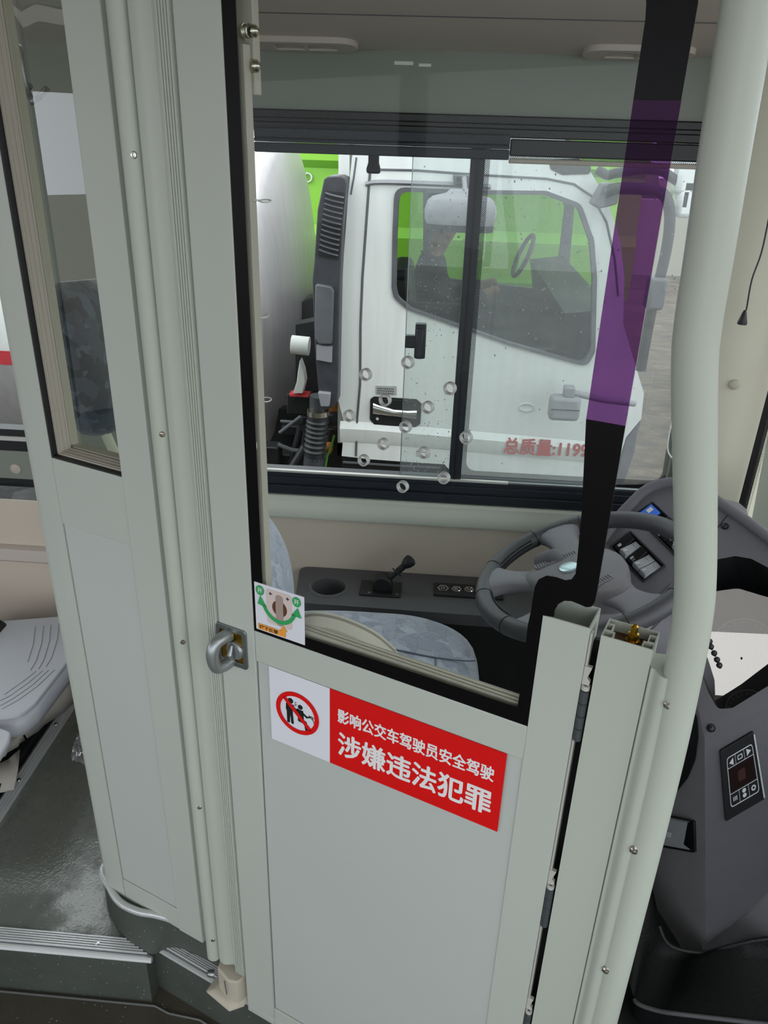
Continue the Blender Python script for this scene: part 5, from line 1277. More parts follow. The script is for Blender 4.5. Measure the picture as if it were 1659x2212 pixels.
# door shut lines and swage
def groove(px, r=.006, name='shut_line', mt='truck_grey'):
    m = M(); m.tube([(p[0], TY-.001, p[1]) for p in px], r, 6); m.build(name, mt, trk)
groove([(-0.3387, 1.5055), (-0.3486, 1.3819), (-0.3712, 0.9767), (-0.3766, 0.7586), (-0.3743, 0.4583), (-0.386, 0.2871), (-0.3903, 0.0709)])
groove([(-0.3437, 1.447), (-0.1371, 1.4497), (0.1507, 1.4399), (0.4361, 1.4339), (0.5599, 1.4153), (0.6476, 1.3669), (0.724, 1.2632), (0.7852, 1.1058), (0.8256, 0.9414)], .005)
groove([(-0.4066, 1.4941), (-0.418, 1.4085), (-0.4298, 1.3405)], .004)
m = M(); m.sheet([[(p[0], TY-.002, p[1]) for p in curve([q+(0,) for q in [(-0.3635, 1.3968), (-0.2804, 1.4072), (0.0712, 1.407), (0.1947, 1.4034)]], 4)], [(p[0], TY-.02, p[1]-.012) for p in curve([q+(0,) for q in [(-0.3635, 1.3968), (-0.2804, 1.4072), (0.0712, 1.407), (0.1947, 1.4034)]], 4)], [(p[0], TY-.002, p[1]-.022) for p in curve([q+(0,) for q in [(-0.3635, 1.3968), (-0.2804, 1.4072), (0.0712, 1.407), (0.1947, 1.4034)]], 4)]]); m.build('rain_gutter', 'mirror_grey', trk)
m = M(); sw = [(-0.4738, 0.2449), (-0.3186, 0.2459), (0.1561, 0.2297), (0.9302, 0.1984)]
m.sheet([[(p[0], TY-.001, p[1]+.015) for p in sw], [(p[0], TY-.022, p[1]-.02) for p in sw], [(p[0], TY-.012, p[1]-.075) for p in sw], [(p[0], TY-.001, p[1]-.10) for p in sw]]); m.build('door_swage', 'truck_white', trk, smooth=20)
m = M(); sl_ = [(-0.4658, 0.0587), (-0.164, 0.0503), (0.0729, 0.0487), (0.1378, -0.0208), (0.1554, -0.0996), (-0.4648, -0.1384)]; m.plate(sl_, TY+.02, TY+.10); m.build('door_sill', 'truck_dark', trk)
m = M(); m.tube([(p[0], TY+.012, p[1]) for p in [(-0.4607, 0.0276), (-0.163, 0.0242), (0.0501, 0.0265)]], .007, 6); m.build('sill_edge', 'truck_grey', trk)
# door handle
hq = rpoly([(-0.3215, 0.3839), (-0.3031, 0.3994), (-0.0881, 0.3961), (-0.0613, 0.3733), (-0.0632, 0.2675), (-0.086, 0.2488), (-0.2948, 0.2472), (-0.3217, 0.2782)], .012, 3)
m = M(); m.plate(hq, TY-.006, TY+.004); m.plate(shrink(hq, .86), TY-.0075, TY-.005); hd = part(m.build('door_handle', 'truck_dark', trk, bevel=.002), 'black recessed handle cup with chrome bar')
hb = [(-0.3047, 3.78, 0.3425), (-0.267, 3.78, 0.3347), (-0.201, 3.78, 0.3236), (-0.1306, 3.78, 0.32), (-0.0838, 3.78, 0.3201)]
m = M(); m.loft([[(p[0]+0, p[1]+dy*.012, p[2]+dz*w) for dy, dz in ((-1, 0), (-.7, .7), (0, 1), (.7, .7), (1, 0), (.7, -.7), (0, -1), (-.7, -.7))] for p, w in zip(hb, (.028, .024, .017, .018, .022))]); m.build('chrome_bar', 'chrome', hd, smooth=60)
kq = (-0.283, 3.79, 0.2837); m = M(); m.lathe([(.008, 0), (.007, .003), (.001, .004)], (kq[0], TY-.007, kq[2]), (0, -1, 0), 14); m.build('key_lock', 'white_ring', hd)
# data plate with illegible print, oval badge, weight lettering
dq = [(-0.295, 0.4551), (-0.1906, 0.4581), (-0.189, 0.4126), (-0.2939, 0.4095)]
m = M(); m.plate(dq, TY-.003, TY); dp_ = m.build('data_plate', 'plate_grey', trk)
m = M(); random.seed(2)
for r_ in range(3):
    x = dq[0][0]+.008; z = dq[0][1]-.012-.012*r_
    while x < dq[1][0]-.014:
        w = random.uniform(.003, .009); m.box(x, x+w, TY-.004, TY-.003, z-.004, z+.003); x += w+.003
o = m.build('plate_print', 'truck_grey', dp_, smooth=0); o['kind'] = 'stuff'
oq = (0.4612, 3.8, 0.3816); m = M(); m.plate(ellipse(oq[0], oq[2], .038, .022), TY-.005, TY, [ellipse(oq[0], oq[2], .033, .017)]); m.build('oval_badge', 'white_ring', trk)
tb = ((0.3688, 3.8, 0.1915)[0], (0.9095, 3.8, 0.1972)[0], (0.3735, 3.8, 0.1411)[2]-.018, (0.3638, 3.8, 0.2438)[2]-.018)
text('weight_lettering', '总质量:11995kg', W, tb, TY-.0245, 'stencil_red', trk, fat=.0025)
# blind-spot mirror above the door
bq_ = [(0.0237, 1.4381), (0.1286, 1.4414), (0.1315, 1.4041), (0.0913, 1.399), (0.0302, 1.4008)]
m = M(); m.plate(rpoly(bq_, .008, 3), 3.74, 3.80); mir = part(m.build('mirror_bracket', 'truck_grey', trk, bevel=.004), 'grey bracket and blind spot mirror above the door')
for q in ((0.051, 3.74, 1.4226), (0.075, 3.74, 1.4252), (0.1054, 3.74, 1.4243)):
    m = M(); m.lathe([(.010, 0), (.009, .005), (.001, .006)], (q[0], 3.74, q[2]), (0, -1, 0), 10); m.build('bracket_bolt', 'truck_dark', mir)
aq = [(0.0742, 3.7, 1.4271), (0.0781, 3.7, 1.4013), (0.0835, 3.7, 1.3547)]; m = M(); m.tube([(aq[0][0], 3.74, aq[0][2]), aq[1], (aq[2][0], 3.6, aq[2][2])], .011, 10); m.build('mirror_arm', 'mirror_grey', mir)
mq = (0.065, 3.6, 1.3147)
m = M(); rows = []
for z, k in ((.075, .30), (.07, .36), (.06, .42), (.045, .80), (.03, .92), (-.01, 1.0), (-.05, .97), (-.062, .93)):
    rows.append([(mq[0]+.155*k*math.copysign(abs(cos(t))**.6, cos(t)), 3.6+.09*k*math.copysign(abs(sin(t))**.6, sin(t)), mq[2]+z) for t in [2*pi*j/24 for j in range(24)]])
m.loft(rows); m.build('mirror_shell', 'mirror_grey', mir, smooth=60)
m = M(); m.loft([[(mq[0]+.145*math.copysign(abs(cos(t))**.6, cos(t)), 3.6+.085*math.copysign(abs(sin(t))**.6, sin(t)), mq[2]+z) for t in [2*pi*j/24 for j in range(24)]] for z in (-.062, -.09)]); m.build('mirror_skirt', 'truck_dark', mir)
# lower grey mirror beyond the front pane
lm = (0.6221, 3.65, 0.4576)
m = M(); m.box(lm[0]-.075, lm[0]+.07, 3.60, 3.68, lm[2]-.075, lm[2]+.045); lmo = part(m.build('lower_mirror', 'mirror_grey', trk, bevel=.02), 'grey rectangular mirror on a horizontal arm')
m = M(); m.box(lm[0]-.015, lm[0]+.035, 3.61, 3.67, lm[2]+.04, lm[2]+.09); m.tube([(lm[0]+.02, 3.64, lm[2]+.06), (0.7922, 3.65, 0.4872), (0.9631, 3.7, 0.4595)], .016, 10); m.build('lower_mirror_arm', 'mirror_grey', lmo, bevel=.006)
m = M(); m.box(lm[0]-.07, lm[0]+.065, 3.597, 3.60, lm[2]-.017, lm[2]-.013); m.build('mirror_split', 'truck_dark', lmo)
# front mirror arms and heads
def arm(px, r, mt='truck_dark'):
    m = M(); m.tube([tuple(p) for p in curve(px, 5)], r, 10); return m.build('mirror_arm', mt, trk, smooth=60)
arm([(0.6705, 3.65, 1.3905), (0.7141, 3.65, 1.4102), (0.8101, 3.65, 1.4134), (0.8886, 3.65, 1.4051), (0.9321, 3.65, 1.3774), (0.959, 3.65, 1.3045), (0.968, 3.65, 1.1915), (0.9633, 3.65, 1.0746), (0.9524, 3.65, 0.9539), (0.9488, 3.65, 0.8086), (0.9488, 3.65, 0.6363)], .024)
arm([(0.6346, 3.7, 1.4814), (0.6805, 3.7, 1.4611), (0.7143, 3.7, 1.4694), (0.8277, 3.7, 1.4874), (0.9058, 3.7, 1.4827), (0.9527, 3.7, 1.4589), (1.0127, 3.7, 1.4281)], .020)
m = M(); bq2 = [(0.662, 1.4276), (0.7163, 1.4312), (0.7351, 1.3858), (0.733, 1.3485), (0.699, 1.338), (0.657, 1.3272), (0.6247, 1.3448)]; m.plate(rpoly(bq2, .01, 3), 3.66, 3.76); m.build('mirror_mount', 'truck_grey', trk, bevel=.01)
m = M(); jq = (0.9516, 3.65, 1.0044); m.box(jq[0]-.038, jq[0]+.038, 3.6, 3.69, jq[2]-.085, jq[2]+.055); m.build('arm_joint', 'truck_grey', trk, bevel=.015)
for (x, y, w, h) in ((1486, 388, .05, .06), (1500, 428, .075, .08), (1475, 430, .03, .05)):
    q = ((1.0193, 3.7, 1.4537), (1.0605, 3.7, 1.3819), (1.0128, 3.7, 1.3766))[(1486, 1500, 1475).index(x)]
    m = M(); m.box(q[0]-w, q[0]+w, 3.66, 3.78, q[2]-h, q[2]+h); m.build('mirror_head', 'truck_white', trk, bevel=.02)
wq = [(0.436, 1.5107), (0.5645, 1.5201), (0.6246, 1.4888), (0.6228, 1.4591), (0.5034, 1.4516), (0.4506, 1.4723)]; m = M(); m.plate(rpoly(wq, .015, 3), TY-.004, TY+.004); m.build('quarter_lamp', 'truck_dark', trk)
m = M(); bu = [(0.9604, 0.1035), (0.9732, 0.2433), (1.0368, 0.3452), (1.0286, 0.2712), (1.0312, 0.1713), (1.0041, -0.0239), (0.9851, -0.1318), (0.9135, -0.1364)]; m.plate(bu, 3.80, 4.1); m.build('bumper_corner', 'truck_grey', trk, bevel=.01)
# air intake behind the cab
ai = [(-0.5378, 1.4065), (-0.5212, 1.4165), (-0.4633, 1.4203), (-0.4425, 1.4115), (-0.4382, 1.3907), (-0.4537, 1.225), (-0.4652, 0.9793), (-0.4687, 0.7632), (-0.4741, 0.3934), (-0.4997, 0.363), (-0.5444, 0.3412), (-0.5654, 0.3692), (-0.5861, 0.6682), (-0.5943, 0.974), (-0.5847, 1.058), (-0.5678, 1.2801)]
inta = M(); inta.plate(rpoly(ai, .008, 2), 3.70, 3.95); it = part(inta.build('air_intake', 'truck_grille', trk, bevel=.012), 'black louvred air intake standing behind the cab')
LF = quadf((-0.563, 3.69, 1.0847), (-0.4739, 3.69, 1.072), (-0.444, 3.69, 1.3547), (-0.528, 3.69, 1.3595))
m = M(LF); m.plate(rrect(-.02, 1.02, 0, 1, .08), -.001, .001); m.build('louvre_well', 'truck_dark', it)
for k in range(12):
    c = .02+.079*k
    m = M(LF); m.sheet([[(a, .004+.006*sin(pi*a)*0, c+.075-.022*a+.02*(1-a)**3) for a in (0, .2, .4, .6, .8, 1)], [(a, .016, c+.055-.022*a+.02*(1-a)**3) for a in (0, .2, .4, .6, .8, 1)], [(a, .002, c+.035-.022*a+.02*(1-a)**3) for a in (0, .2, .4, .6, .8, 1)]]); m.build('louvre', 'truck_grey', it)
m = M(); md = [(-0.577, 0.961), (-0.5038, 0.9515), (-0.4908, 0.9311), (-0.4995, 0.6846), (-0.5619, 0.6817), (-0.5817, 0.7074)]; m.plate(rpoly(md, .01, 2), 3.67, 3.71); m.build('intake_cover', 'truck_grey', it, bevel=.006)
m = M(); md = [(-0.5753, 0.6744), (-0.4995, 0.6713), (-0.5018, 0.5946), (-0.54, 0.5996), (-0.5759, 0.6047)]; m.plate(md, 3.68, 3.71); m.build('intake_label', 'mirror_grey', it)
m = M(); md = [(-0.5682, 0.4458), (-0.5065, 0.442), (-0.5134, 0.3753), (-0.555, 0.3731)]; m.plate(md, 3.67, 3.71); m.build('intake_foot', 'mirror_grey', it, bevel=.004)
# bellows and pipes
hc = [Vector(p) for p in [(-0.5884, 3.8, 0.306), (-0.5913, 3.8, 0.251), (-0.5965, 3.8, 0.2003), (-0.6018, 3.8, 0.1491), (-0.6073, 3.8, 0.0921), (-0.6102, 3.8, 0.045)]]
cc_ = curve(hc, 6); rad = [.050+(.010*(.5+.5*cos(i*pi*2/3)) if 5 < i < 25 else .004) for i in range(len(cc_))]
m = M(); m.tube([tuple(p) for p in cc_], rad, 16); bel = part(m.build('bellows_hose', 'hose_black', trk, smooth=30), 'black bellows hose below the intake')
m = M(); m.tube([tuple(hc[0]+Vector((0, 0, .005))), tuple(hc[0]-Vector((0, 0, .02)))], .057, 16); m.build('hose_clamp', 'steel', bel)
m = M(); m.tube([(-0.5883, 3.85, 0.3714), (-0.5938, 3.85, 0.2841)], [.05, .048], 14); m.tube([(-0.6101, 3.8, 0.0581), (-0.6185, 3.8, -0.0348), (-0.6598, 3.8, -0.1451)], .055, 14); m.build('hose_elbow', 'truck_grille', bel)
m = M(); m.tube([(-0.6682, 3.9, 0.0684), (-0.7253, 3.9, -0.0288), (-0.7918, 3.9, -0.1424)], .030, 12); m.tube([(-0.5796, 3.95, 0.2127), (-0.4926, 3.95, 0.2174)], .04, 14); m.tube([(-0.7386, 4, 0.1869), (-0.689, 4, 0.1233), (-0.712, 4, -0.0272)], .02, 8); m.tube([(-0.7004, 4, 0.2021), (-0.7416, 4, 0.0395), (-0.7751, 4, -0.0724)], .018, 8); m.build('pipes', 'hose_black', trk)
m = M(); m.tube([(-0.8342, 3.95, 0.0532), (-0.7585, 3.95, 0.0252), (-0.6822, 3.95, 0.0215)], .012, 8); m.tube([(-0.822, 3.95, 0.1206), (-0.755, 3.95, 0.177), (-0.7041, 3.95, 0.2189)], .010, 8); m.tube([(-0.8356, 4.05, 0.1511), (-0.7482, 4.05, 0.1505)], .009, 8); m.tube([(-0.5737, 3.9, -0.0469), (-0.5582, 3.9, 0.0348), (-0.5281, 3.9, 0.0949)], .008, 6); m.build('brake_lines', 'truck_grey', trk)
m = M(); m.tube([(-0.5613, 3.85, -0.0308), (-0.5486, 3.85, 0.0418), (-0.5263, 3.85, 0.1035), (-0.5116, 3.85, 0.1614)], .006, 6); m.tube([(-0.5753, 3.86, -0.0358), (-0.5675, 3.86, 0.0235)], .005, 6); part(m.build('green_wire', 'wire_green', trk), 'green loose wire')
for q, sx_, sz_ in (((-0.5366, 4, 0.2941), .045, .07), ((-0.5306, 4.05, 0.2208), .05, .03), ((-0.5526, 3.95, 0.0478), .02, .02)):
    m = M(); m.box(q[0]-sx_, q[0]+sx_, q[1]-.05, q[1]+.05, q[2]-sz_, q[2]+sz_); m.tube([(q[0]-.02, q[1]-.07, q[2]+.02), (q[0]+.03, q[1]-.07, q[2]+.03)], .02, 10); m.build('rusty_casting', 'rust_orange', trk, bevel=.01)
for q, a in (((-0.8788, 4, -0.0563), (.05, .05, .09)), ((-0.8159, 4.1, -0.1154), (.10, .05, .07)), ((-0.7382, 4.15, 0.2356), (.07, .05, .06)), ((-0.7674, 4.2, -0.1532), (.18, .05, .05)), ((-0.5631, 4.1, -0.0581), (.07, .05, .10)), ((-0.7952, 4.3, 0.0238), (.08, .05, .03)), ((-0.5176, 4.05, 0.0878), (.05, .04, .05))):
    m = M(); m.box(q[0]-a[0], q[0]+a[0], q[1]-a[1], q[1]+a[1], q[2]-a[2], q[2]+a[2]); m.build('chassis_block', 'chassis_black', trk, bevel=.008)
m = M(); m.box(-3.4, -.3, 4.35, 4.42, -.35, .12); m.box(-3.4, -.3, 5.2, 5.28, -.35, .12); m.build('chassis_rail', 'chassis_black', trk)
m = M(); m.box(-3.0, .9, 4.6, 5.0, -.62, -.30); m.build('gearbox_mass', 'chassis_black', trk, bevel=.04)
q = (-0.7284, 4.1, 0.3021); m = M(); m.box(q[0]-.055, q[0]+.05, 4.05, 4.12, q[2]-.006, q[2]+.006); part(m.build('red_bracket', 'red_tape', trk), 'red bracket edge')
# stainless tank with dished end
tk = M(); XH, YC, ZC, RYt, RZt = -.985, 5.02, .58, .90, 1.02
rows = []
for i in range(11):
    t = i/10; k = cos(t*pi/2*.985)
    rows.append([(XH+.16*sin(t*pi/2), YC+RYt*k*cos(a), ZC+RZt*k*sin(a)) for a in [2*pi*j/56 for j in range(56)]])
tk.sheet(rows, True); tank = tk.build('tank_end', 'tank_steel', trk, smooth=60)
m = M(); m.sheet([[(x, YC+RYt*r*cos(a), ZC+RZt*r*sin(a)) for a in [2*pi*j/56 for j in range(56)]] for x, r in ((XH, 1.0), (XH-.05, 1.0), (XH-.06, .985), (-6.0, .985))], True); m.build('tank_barrel', 'truck_white', trk, smooth=40)
a_ = math.asin(max(-1, min(1, (.42-ZC)/RZt)))
m = M(); m.sheet([[(x, YC-RYt*.99*cos(a), ZC+RZt*.99*sin(a)) for x in (-6.0, -1.3)] for a in [math.asin((z-ZC)/RZt) for z in (.445, .40, .362)]]); part(m.build('tape_stripe', 'red_tape', trk), 'red reflective tape along the tank')
m = M(); m.sheet([[(x, YC-RYt*.992*cos(a), ZC+RZt*.992*sin(a)) for x in (-6.0, -1.3)] for a in [math.asin((z-ZC)/RZt) for z in (.359, .30, .2, .05, -.1)]]); m.build('tank_lower_shade', 'tank_steel', trk, smooth=60)  # grey sheet painting the shading on the lower half of the barrel
# road wheel and guard glimpsed below the tank
ga = [(-0.7187, 0.5034), (-0.6998, 0.4492), (-0.6907, 0.3888), (-0.7069, 0.3212), (-0.7599, 0.3184), (-0.7385, 0.3813), (-0.7298, 0.4427)]
m = M(); m.plate(ga, 4.03, 4.10); part(m.build('mudguard', 'white_ring', trk, bevel=.004), 'pale curved guard edge')
gb = [(-0.7645, 0.6544), (-0.6385, 0.6848), (-0.6156, 0.2745), (-0.7724, 0.2664)]
m = M(); m.plate(gb, 4.18, 4.3); m.build('muddy_panel', 'chassis_black', trk)
m = M(); m.tube([(-0.7545, 4, 0.5929), (-0.6625, 4, 0.5875)], .048, 20); part(m.build('air_tank', 'white_ring', trk), 'small white cylinder behind the intake')
m = M(); m.lathe([(.30, 0), (.42, .02), (.42, .22), (.30, .24)], (-.62, 4.75, .30), (0, 1, 0), 28); m.build('spare_tyre', 'hose_black', trk, bevel=.01)

# person at the wheel of the truck
def skin_body(name, verts, edges, radii, mat, parent=None):
    o0 = root_base(parent) if parent is not None else Vector(verts[0])
    me = bpy.data.meshes.new(name); me.from_pydata([Vector(v)-o0 for v in verts], edges, []); me.materials.append(MATS[mat])
    o = bpy.data.objects.new(name, me); COL.objects.link(o)
    if parent is not None: o.parent = parent
    else: o.location = o0
    md = o.modifiers.new('skin', 'SKIN'); md.use_smooth_shade = True
    for i, r in enumerate(radii): me.skin_vertices[0].data[i].radius = (r, r) if not isinstance(r, tuple) else r
    me.skin_vertices[0].data[0].use_root = True
    s_ = o.modifiers.new('subdivision', 'SUBSURF'); s_.levels = 2; s_.render_levels = 2
    return o
PX0, PY0 = (0.005, 5.15, 0.7758)[0], 5.15
hz_ = (-0.0046, 5.15, 1.0759)[2]
P = [(PX0-.08, PY0, hz_-.72), (PX0-.10, PY0, hz_-.50), (PX0-.09, PY0, hz_-.28), (PX0-.055, PY0, hz_-.16), (PX0-.02, PY0, hz_-.08), (PX0, PY0, hz_), (PX0+.005, PY0, hz_+.07),
     (PX0-.09, PY0-.19, hz_-.24), (PX0+.05, PY0-.24, hz_-.46), (PX0+.28, PY0-.16, hz_-.36), (PX0+.36, PY0-.14, hz_-.33),
     (PX0-.09, PY0+.19, hz_-.24), (PX0+.05, PY0+.24, hz_-.46), (PX0+.28, PY0+.16, hz_-.36), (PX0+.36, PY0+.14, hz_-.33),
     (PX0+.32, PY0-.11, hz_-.74), (PX0+.40, PY0-.11, hz_-1.10), (PX0+.32, PY0+.11, hz_-.74), (PX0+.40, PY0+.11, hz_-1.10)]
E_ = [(0, 1), (1, 2), (2, 3), (3, 4), (4, 5), (5, 6), (2, 7), (7, 8), (8, 9), (9, 10), (2, 11), (11, 12), (12, 13), (13, 14), (0, 15), (15, 16), (0, 17), (17, 18)]
rr_ = [.15, .14, .13, .06, .055, .095, .085, .07, .05, .036, .03, .07, .05, .036, .03, .085, .06, .085, .06]
per = skin_body('person', P, E_, rr_, 'skin')
tag(per, 'person in a dark jacket sitting at the wheel inside the white truck', 'person')
skin_body('jacket', [P[0], P[1], P[2], P[3]]+[P[7], P[8], P[9]]+[P[11], P[12], P[13]], [(0, 1), (1, 2), (2, 3), (2, 4), (4, 5), (5, 6), (2, 7), (7, 8), (8, 9)], [.17, .165, .155, .08, .09, .066, .05, .09, .066, .05], 'dark_cloth', per)
m = M(); m.ball((PX0-.02, PY0, hz_+.065), .098, .092, .085, 18, 12); m.build('hair', 'dark_cloth', per)
m = M(); m.ball((PX0+.105, PY0, hz_-.005), .018, .014, .02, 10, 6); m.build('nose', 'skin', per)
for s_ in (-1, 1):
    m = M(); m.ball((PX0+.005, PY0+s_*.092, hz_), .022, .012, .03, 10, 6); m.build('ear', 'skin', per)
    m = M(); m.ball((PX0+.088, PY0+s_*.033, hz_+.02), .010, .012, .008, 8, 6); m.build('eye', 'ink_black', per)
m = M(); m.ball((PX0+.088, PY0, hz_-.05), .010, .026, .006, 10, 6); m.build('mouth', 'print_brown', per)

# green truck body behind
GY = 6.6
grn = thing('green_truck', 'lime green box bodied truck standing behind the white one', 'truck', (.3, GY+1, GZ))
gx0, gx1 = (-1.3369, 6.6, 0.852)[0], (1.516, 6.6, 1.1252)[0]
gz = [(-1.0956, 6.6, 1.8473)[2], (-1.1026, 6.6, 1.3876)[2], (-1.1035, 6.6, 1.3284)[2], (-1.0725, 6.6, 0.9109)[2], (-1.0659, 6.6, 0.8371)[2], (-1.0544, 6.6, 0.5267)[2], (-1.0556, 6.6, 0.4187)[2]]
m = M(); m.plate([(GY+.06, gz[0]), (GY, gz[0]), (GY, gz[1]), (GY+.10, gz[2]), (GY+.07, gz[3]), (GY, gz[4]), (GY, gz[6]), (GY+2.2, gz[6]), (GY+2.2, gz[0])], gx0-1.5, gx1, axis='a'); m.build('box_body', 'lime_green', grn, smooth=0)
m = M(); m.box(gx0-1.5, gx1, GY-.012, GY+.001, gz[5]-.006, gz[5]+.006); m.build('body_seam', 'lime_dark', grn)
q = [(-1.0995, 0.5947), (-1.0001, 0.5986), (-1.0005, 0.5473), (-1.1002, 0.5433)]; m = M(); m.plate(q, GY-.01, GY+.001); m.build('reflector', 'red_tape', grn)
q = (-1.0974, 6.6, 1.2488); m = M(); m.plate(ellipse(q[0], q[2]+.01, .036, .036, 28), GY+.05, GY+.085, [ellipse(q[0], q[2]+.01, .027, .027, 28)]); m.build('white_letter', 'ink_white', grn)
m = M(); m.box(gx0-1.5, gx1-1.0, GY+.15, GY+2.0, GZ+.3, gz[6]+.01); m.build('underframe', 'chassis_black', grn)
for x in (gx0-.6, gx1-1.5):
    m = M(); m.lathe([(.30, 0), (.46, .03), (.46, .25), (.30, .28)], (x, GY+.05, GZ+.46), (0, 1, 0), 28); m.build('wheel', 'hose_black', grn, bevel=.02)
# far backdrop: boundary wall and hedge beyond the yard
m = M(); m.box(2.6, 3.1, 8.4, 8.6, GZ, 1.40); tag(m.build('gate_pier', 'building_beige'), 'beige masonry gate pier beyond the mirror arms', 'pier')
m = M(); m.box(3.2, 14, 16.0, 16.4, GZ, .6); tag(m.build('boundary_wall', 'building_beige'), 'low beige boundary wall at the far end of the yard', 'wall')
random.seed(9)
m = M()
for k in range(70): m.ball((random.uniform(3.0, 14), 17.2+random.uniform(-.4, .4), random.uniform(.1, 1.9)), random.uniform(.3, .6), .4, random.uniform(.3, .5), 8, 6)
o = m.build('hedge', 'hedge_olive', None, smooth=60); tag(o, 'olive hedge rising behind the boundary wall', 'hedge', None, 'stuff')
# red and white pole barrier seen through the low window
b0_, b1_ = Vector((-2.2733, 3.3, -0.1461)), Vector((-1.9851, 3.3, -0.1577)); b2_ = Vector((-1.6939, 3.3, -0.1688))
br = thing('pole_barrier', 'red and white pole barrier outside the low side window', 'barrier', (b1_.x, b1_.y, GZ))
m = M(); m.tube([tuple(b0_), tuple(b1_)], .034, 16); part(m.build('red_section', 'barrier_red', br), 'red section')
m = M(); m.tube([tuple(b1_), tuple(b2_)], .034, 16); part(m.build('white_section', 'barrier_white', br), 'white section')
for x in (b0_.x+.1, b2_.x-.1):
    m = M(); m.tube([(x, 3.3, GZ), (x, 3.3, b1_.z)], .03, 10); m.build('barrier_leg', 'barrier_white', br)


# ================================================================== SALOON AT THE FAR LEFT
st = thing('saloon_seat', 'light grey plastic saloon seat with grooved cushion by the left wall', 'seat', (-1.15, 1.7, 0), 'plastic saloon seats')
sp_ = rpoly([(p[0], p[1]) for p in [(-1.3252, 1.6616, 0.3), (-1.2108, 1.8128, 0.3), (-1.0402, 1.8598, 0.3), (-0.9643, 1.8444, 0.3), (-0.937, 1.6599, 0.3), (-0.9429, 1.4779, 0.3), (-0.9573, 1.4314, 0.3), (-1.0013, 1.4182, 0.3), (-1.1586, 1.3911, 0.3)]], [.02, .01, .01, .03, .03, .04, .05, .02, .02], 4)
m = M(); m.plate(sp_, .288, .300, axis='c'); m.build('seat_pad', 'seat_plastic', st, bevel=.003)
m = M(); m.loft([[(-1.15+(p[0]+1.15)*k, 1.66+(p[1]-1.66)*k, z) for p in sp_] for z, k in ((.289, 1.0), (.28, 1.035), (.262, 1.045), (.235, 1.0), (.225, .9))]); m.build('seat_shell', 'seat_plastic', st, smooth=50)
for g_ in ([(-1.04, 1.823, 0.3003), (-1.0098, 1.7458, 0.3003), (-0.9866, 1.6622, 0.3003), (-0.9828, 1.6217, 0.3003)], [(-1.0581, 1.809, 0.3003), (-1.0263, 1.7327, 0.3003), (-1.0026, 1.65, 0.3003), (-0.9974, 1.61, 0.3003)], [(-1.0767, 1.8021, 0.3003), (-1.0426, 1.7198, 0.3003), (-1.0203, 1.6418, 0.3003), (-1.016, 1.602, 0.3003)], [(-1.0977, 1.795, 0.3003), (-1.063, 1.7131, 0.3003), (-1.0401, 1.6354, 0.3003)], [(-0.9551, 1.6108, 0.3003), (-0.9683, 1.54, 0.3003), (-0.989, 1.4848, 0.3003), (-1.012, 1.4473, 0.3003)], [(-0.9697, 1.6072, 0.3003), (-0.9825, 1.544, 0.3003), (-1.0037, 1.4903, 0.3003), (-1.0225, 1.4582, 0.3003)], [(-0.9842, 1.6036, 0.3003), (-0.9976, 1.5499, 0.3003), (-1.0185, 1.4959, 0.3003), (-1.0322, 1.4765, 0.3003)], [(-0.9999, 1.5998, 0.3003), (-1.0128, 1.5557, 0.3003), (-1.0334, 1.5015, 0.3003)]):
    m = M(); m.tube(g_, .0012, 5); m.build('seat_groove', 'mirror_grey', st)
m = M(); m.box(-1.35, -1.1, 1.55, 1.9, .03, .23); m.build('seat_pedestal', 'truck_dark', st, bevel=.01)
hp2 = [(-1.2267, 1.78, 0.3377), (-1.1812, 1.78, 0.3069), (-1.1756, 1.78, 0.2789), (-1.1906, 1.78, 0.2425), (-1.2558, 1.78, 0.1915)]
m = M(); m.plate([(p[0], p[2]) for p in hp2], 1.70, 1.80); m.build('seat_back_edge', 'black_rubber', st, bevel=.01)
st2 = thing('saloon_seat', 'corner of a second grey plastic saloon seat at the frame edge', 'seat', (-1.15, 1.3, 0), 'plastic saloon seats')
sq2 = rpoly([(p[0], p[1]) for p in [(-1.1598, 1.3746, 0.3), (-0.9839, 1.3855, 0.3), (-0.951, 1.3746, 0.3), (-0.9398, 1.3443, 0.3), (-0.935, 1.2934, 0.3), (-0.9716, 1.0719, 0.3)]], .02, 4)
m = M(); m.plate(sq2, .285, .300, axis='c'); m.build('seat_pad', 'seat_plastic', st2, bevel=.004)
m = M(); m.box(-1.5, -1.12, 1.05, 1.22, .0, .285); m.build('seat_pedestal', 'truck_dark', st2)
m = M(); m.plate([(-1.064, 1.15), (-1.030, 1.15), (-1.030, 1.97), (-1.064, 1.97)], 0.0, .012, axis='c'); rail = tag(m.build('floor_rail', 'alloy', None, bevel=.002), 'ribbed aluminium edge rail on the floor under the saloon seats', 'rail')
for k in range(4):
    x = -1.060+.0085*k; m = M(); m.box(x, x+.004, 1.15, 1.97, .012, .0145); m.build('rail_rib', 'alloy', rail)
for y in (1.50, 1.72):
    m = M(); m.lathe([(.006, 0), (.005, .002), (.001, .003)], (-1.047, y, .0145), (0, 0, 1), 10); m.build('rail_screw', 'steel', rail)
m = M(); m.box(-1.6, -1.075, 1.25, 1.98, 0, .03); struct(m.build('trim_8', 'truck_dark'))
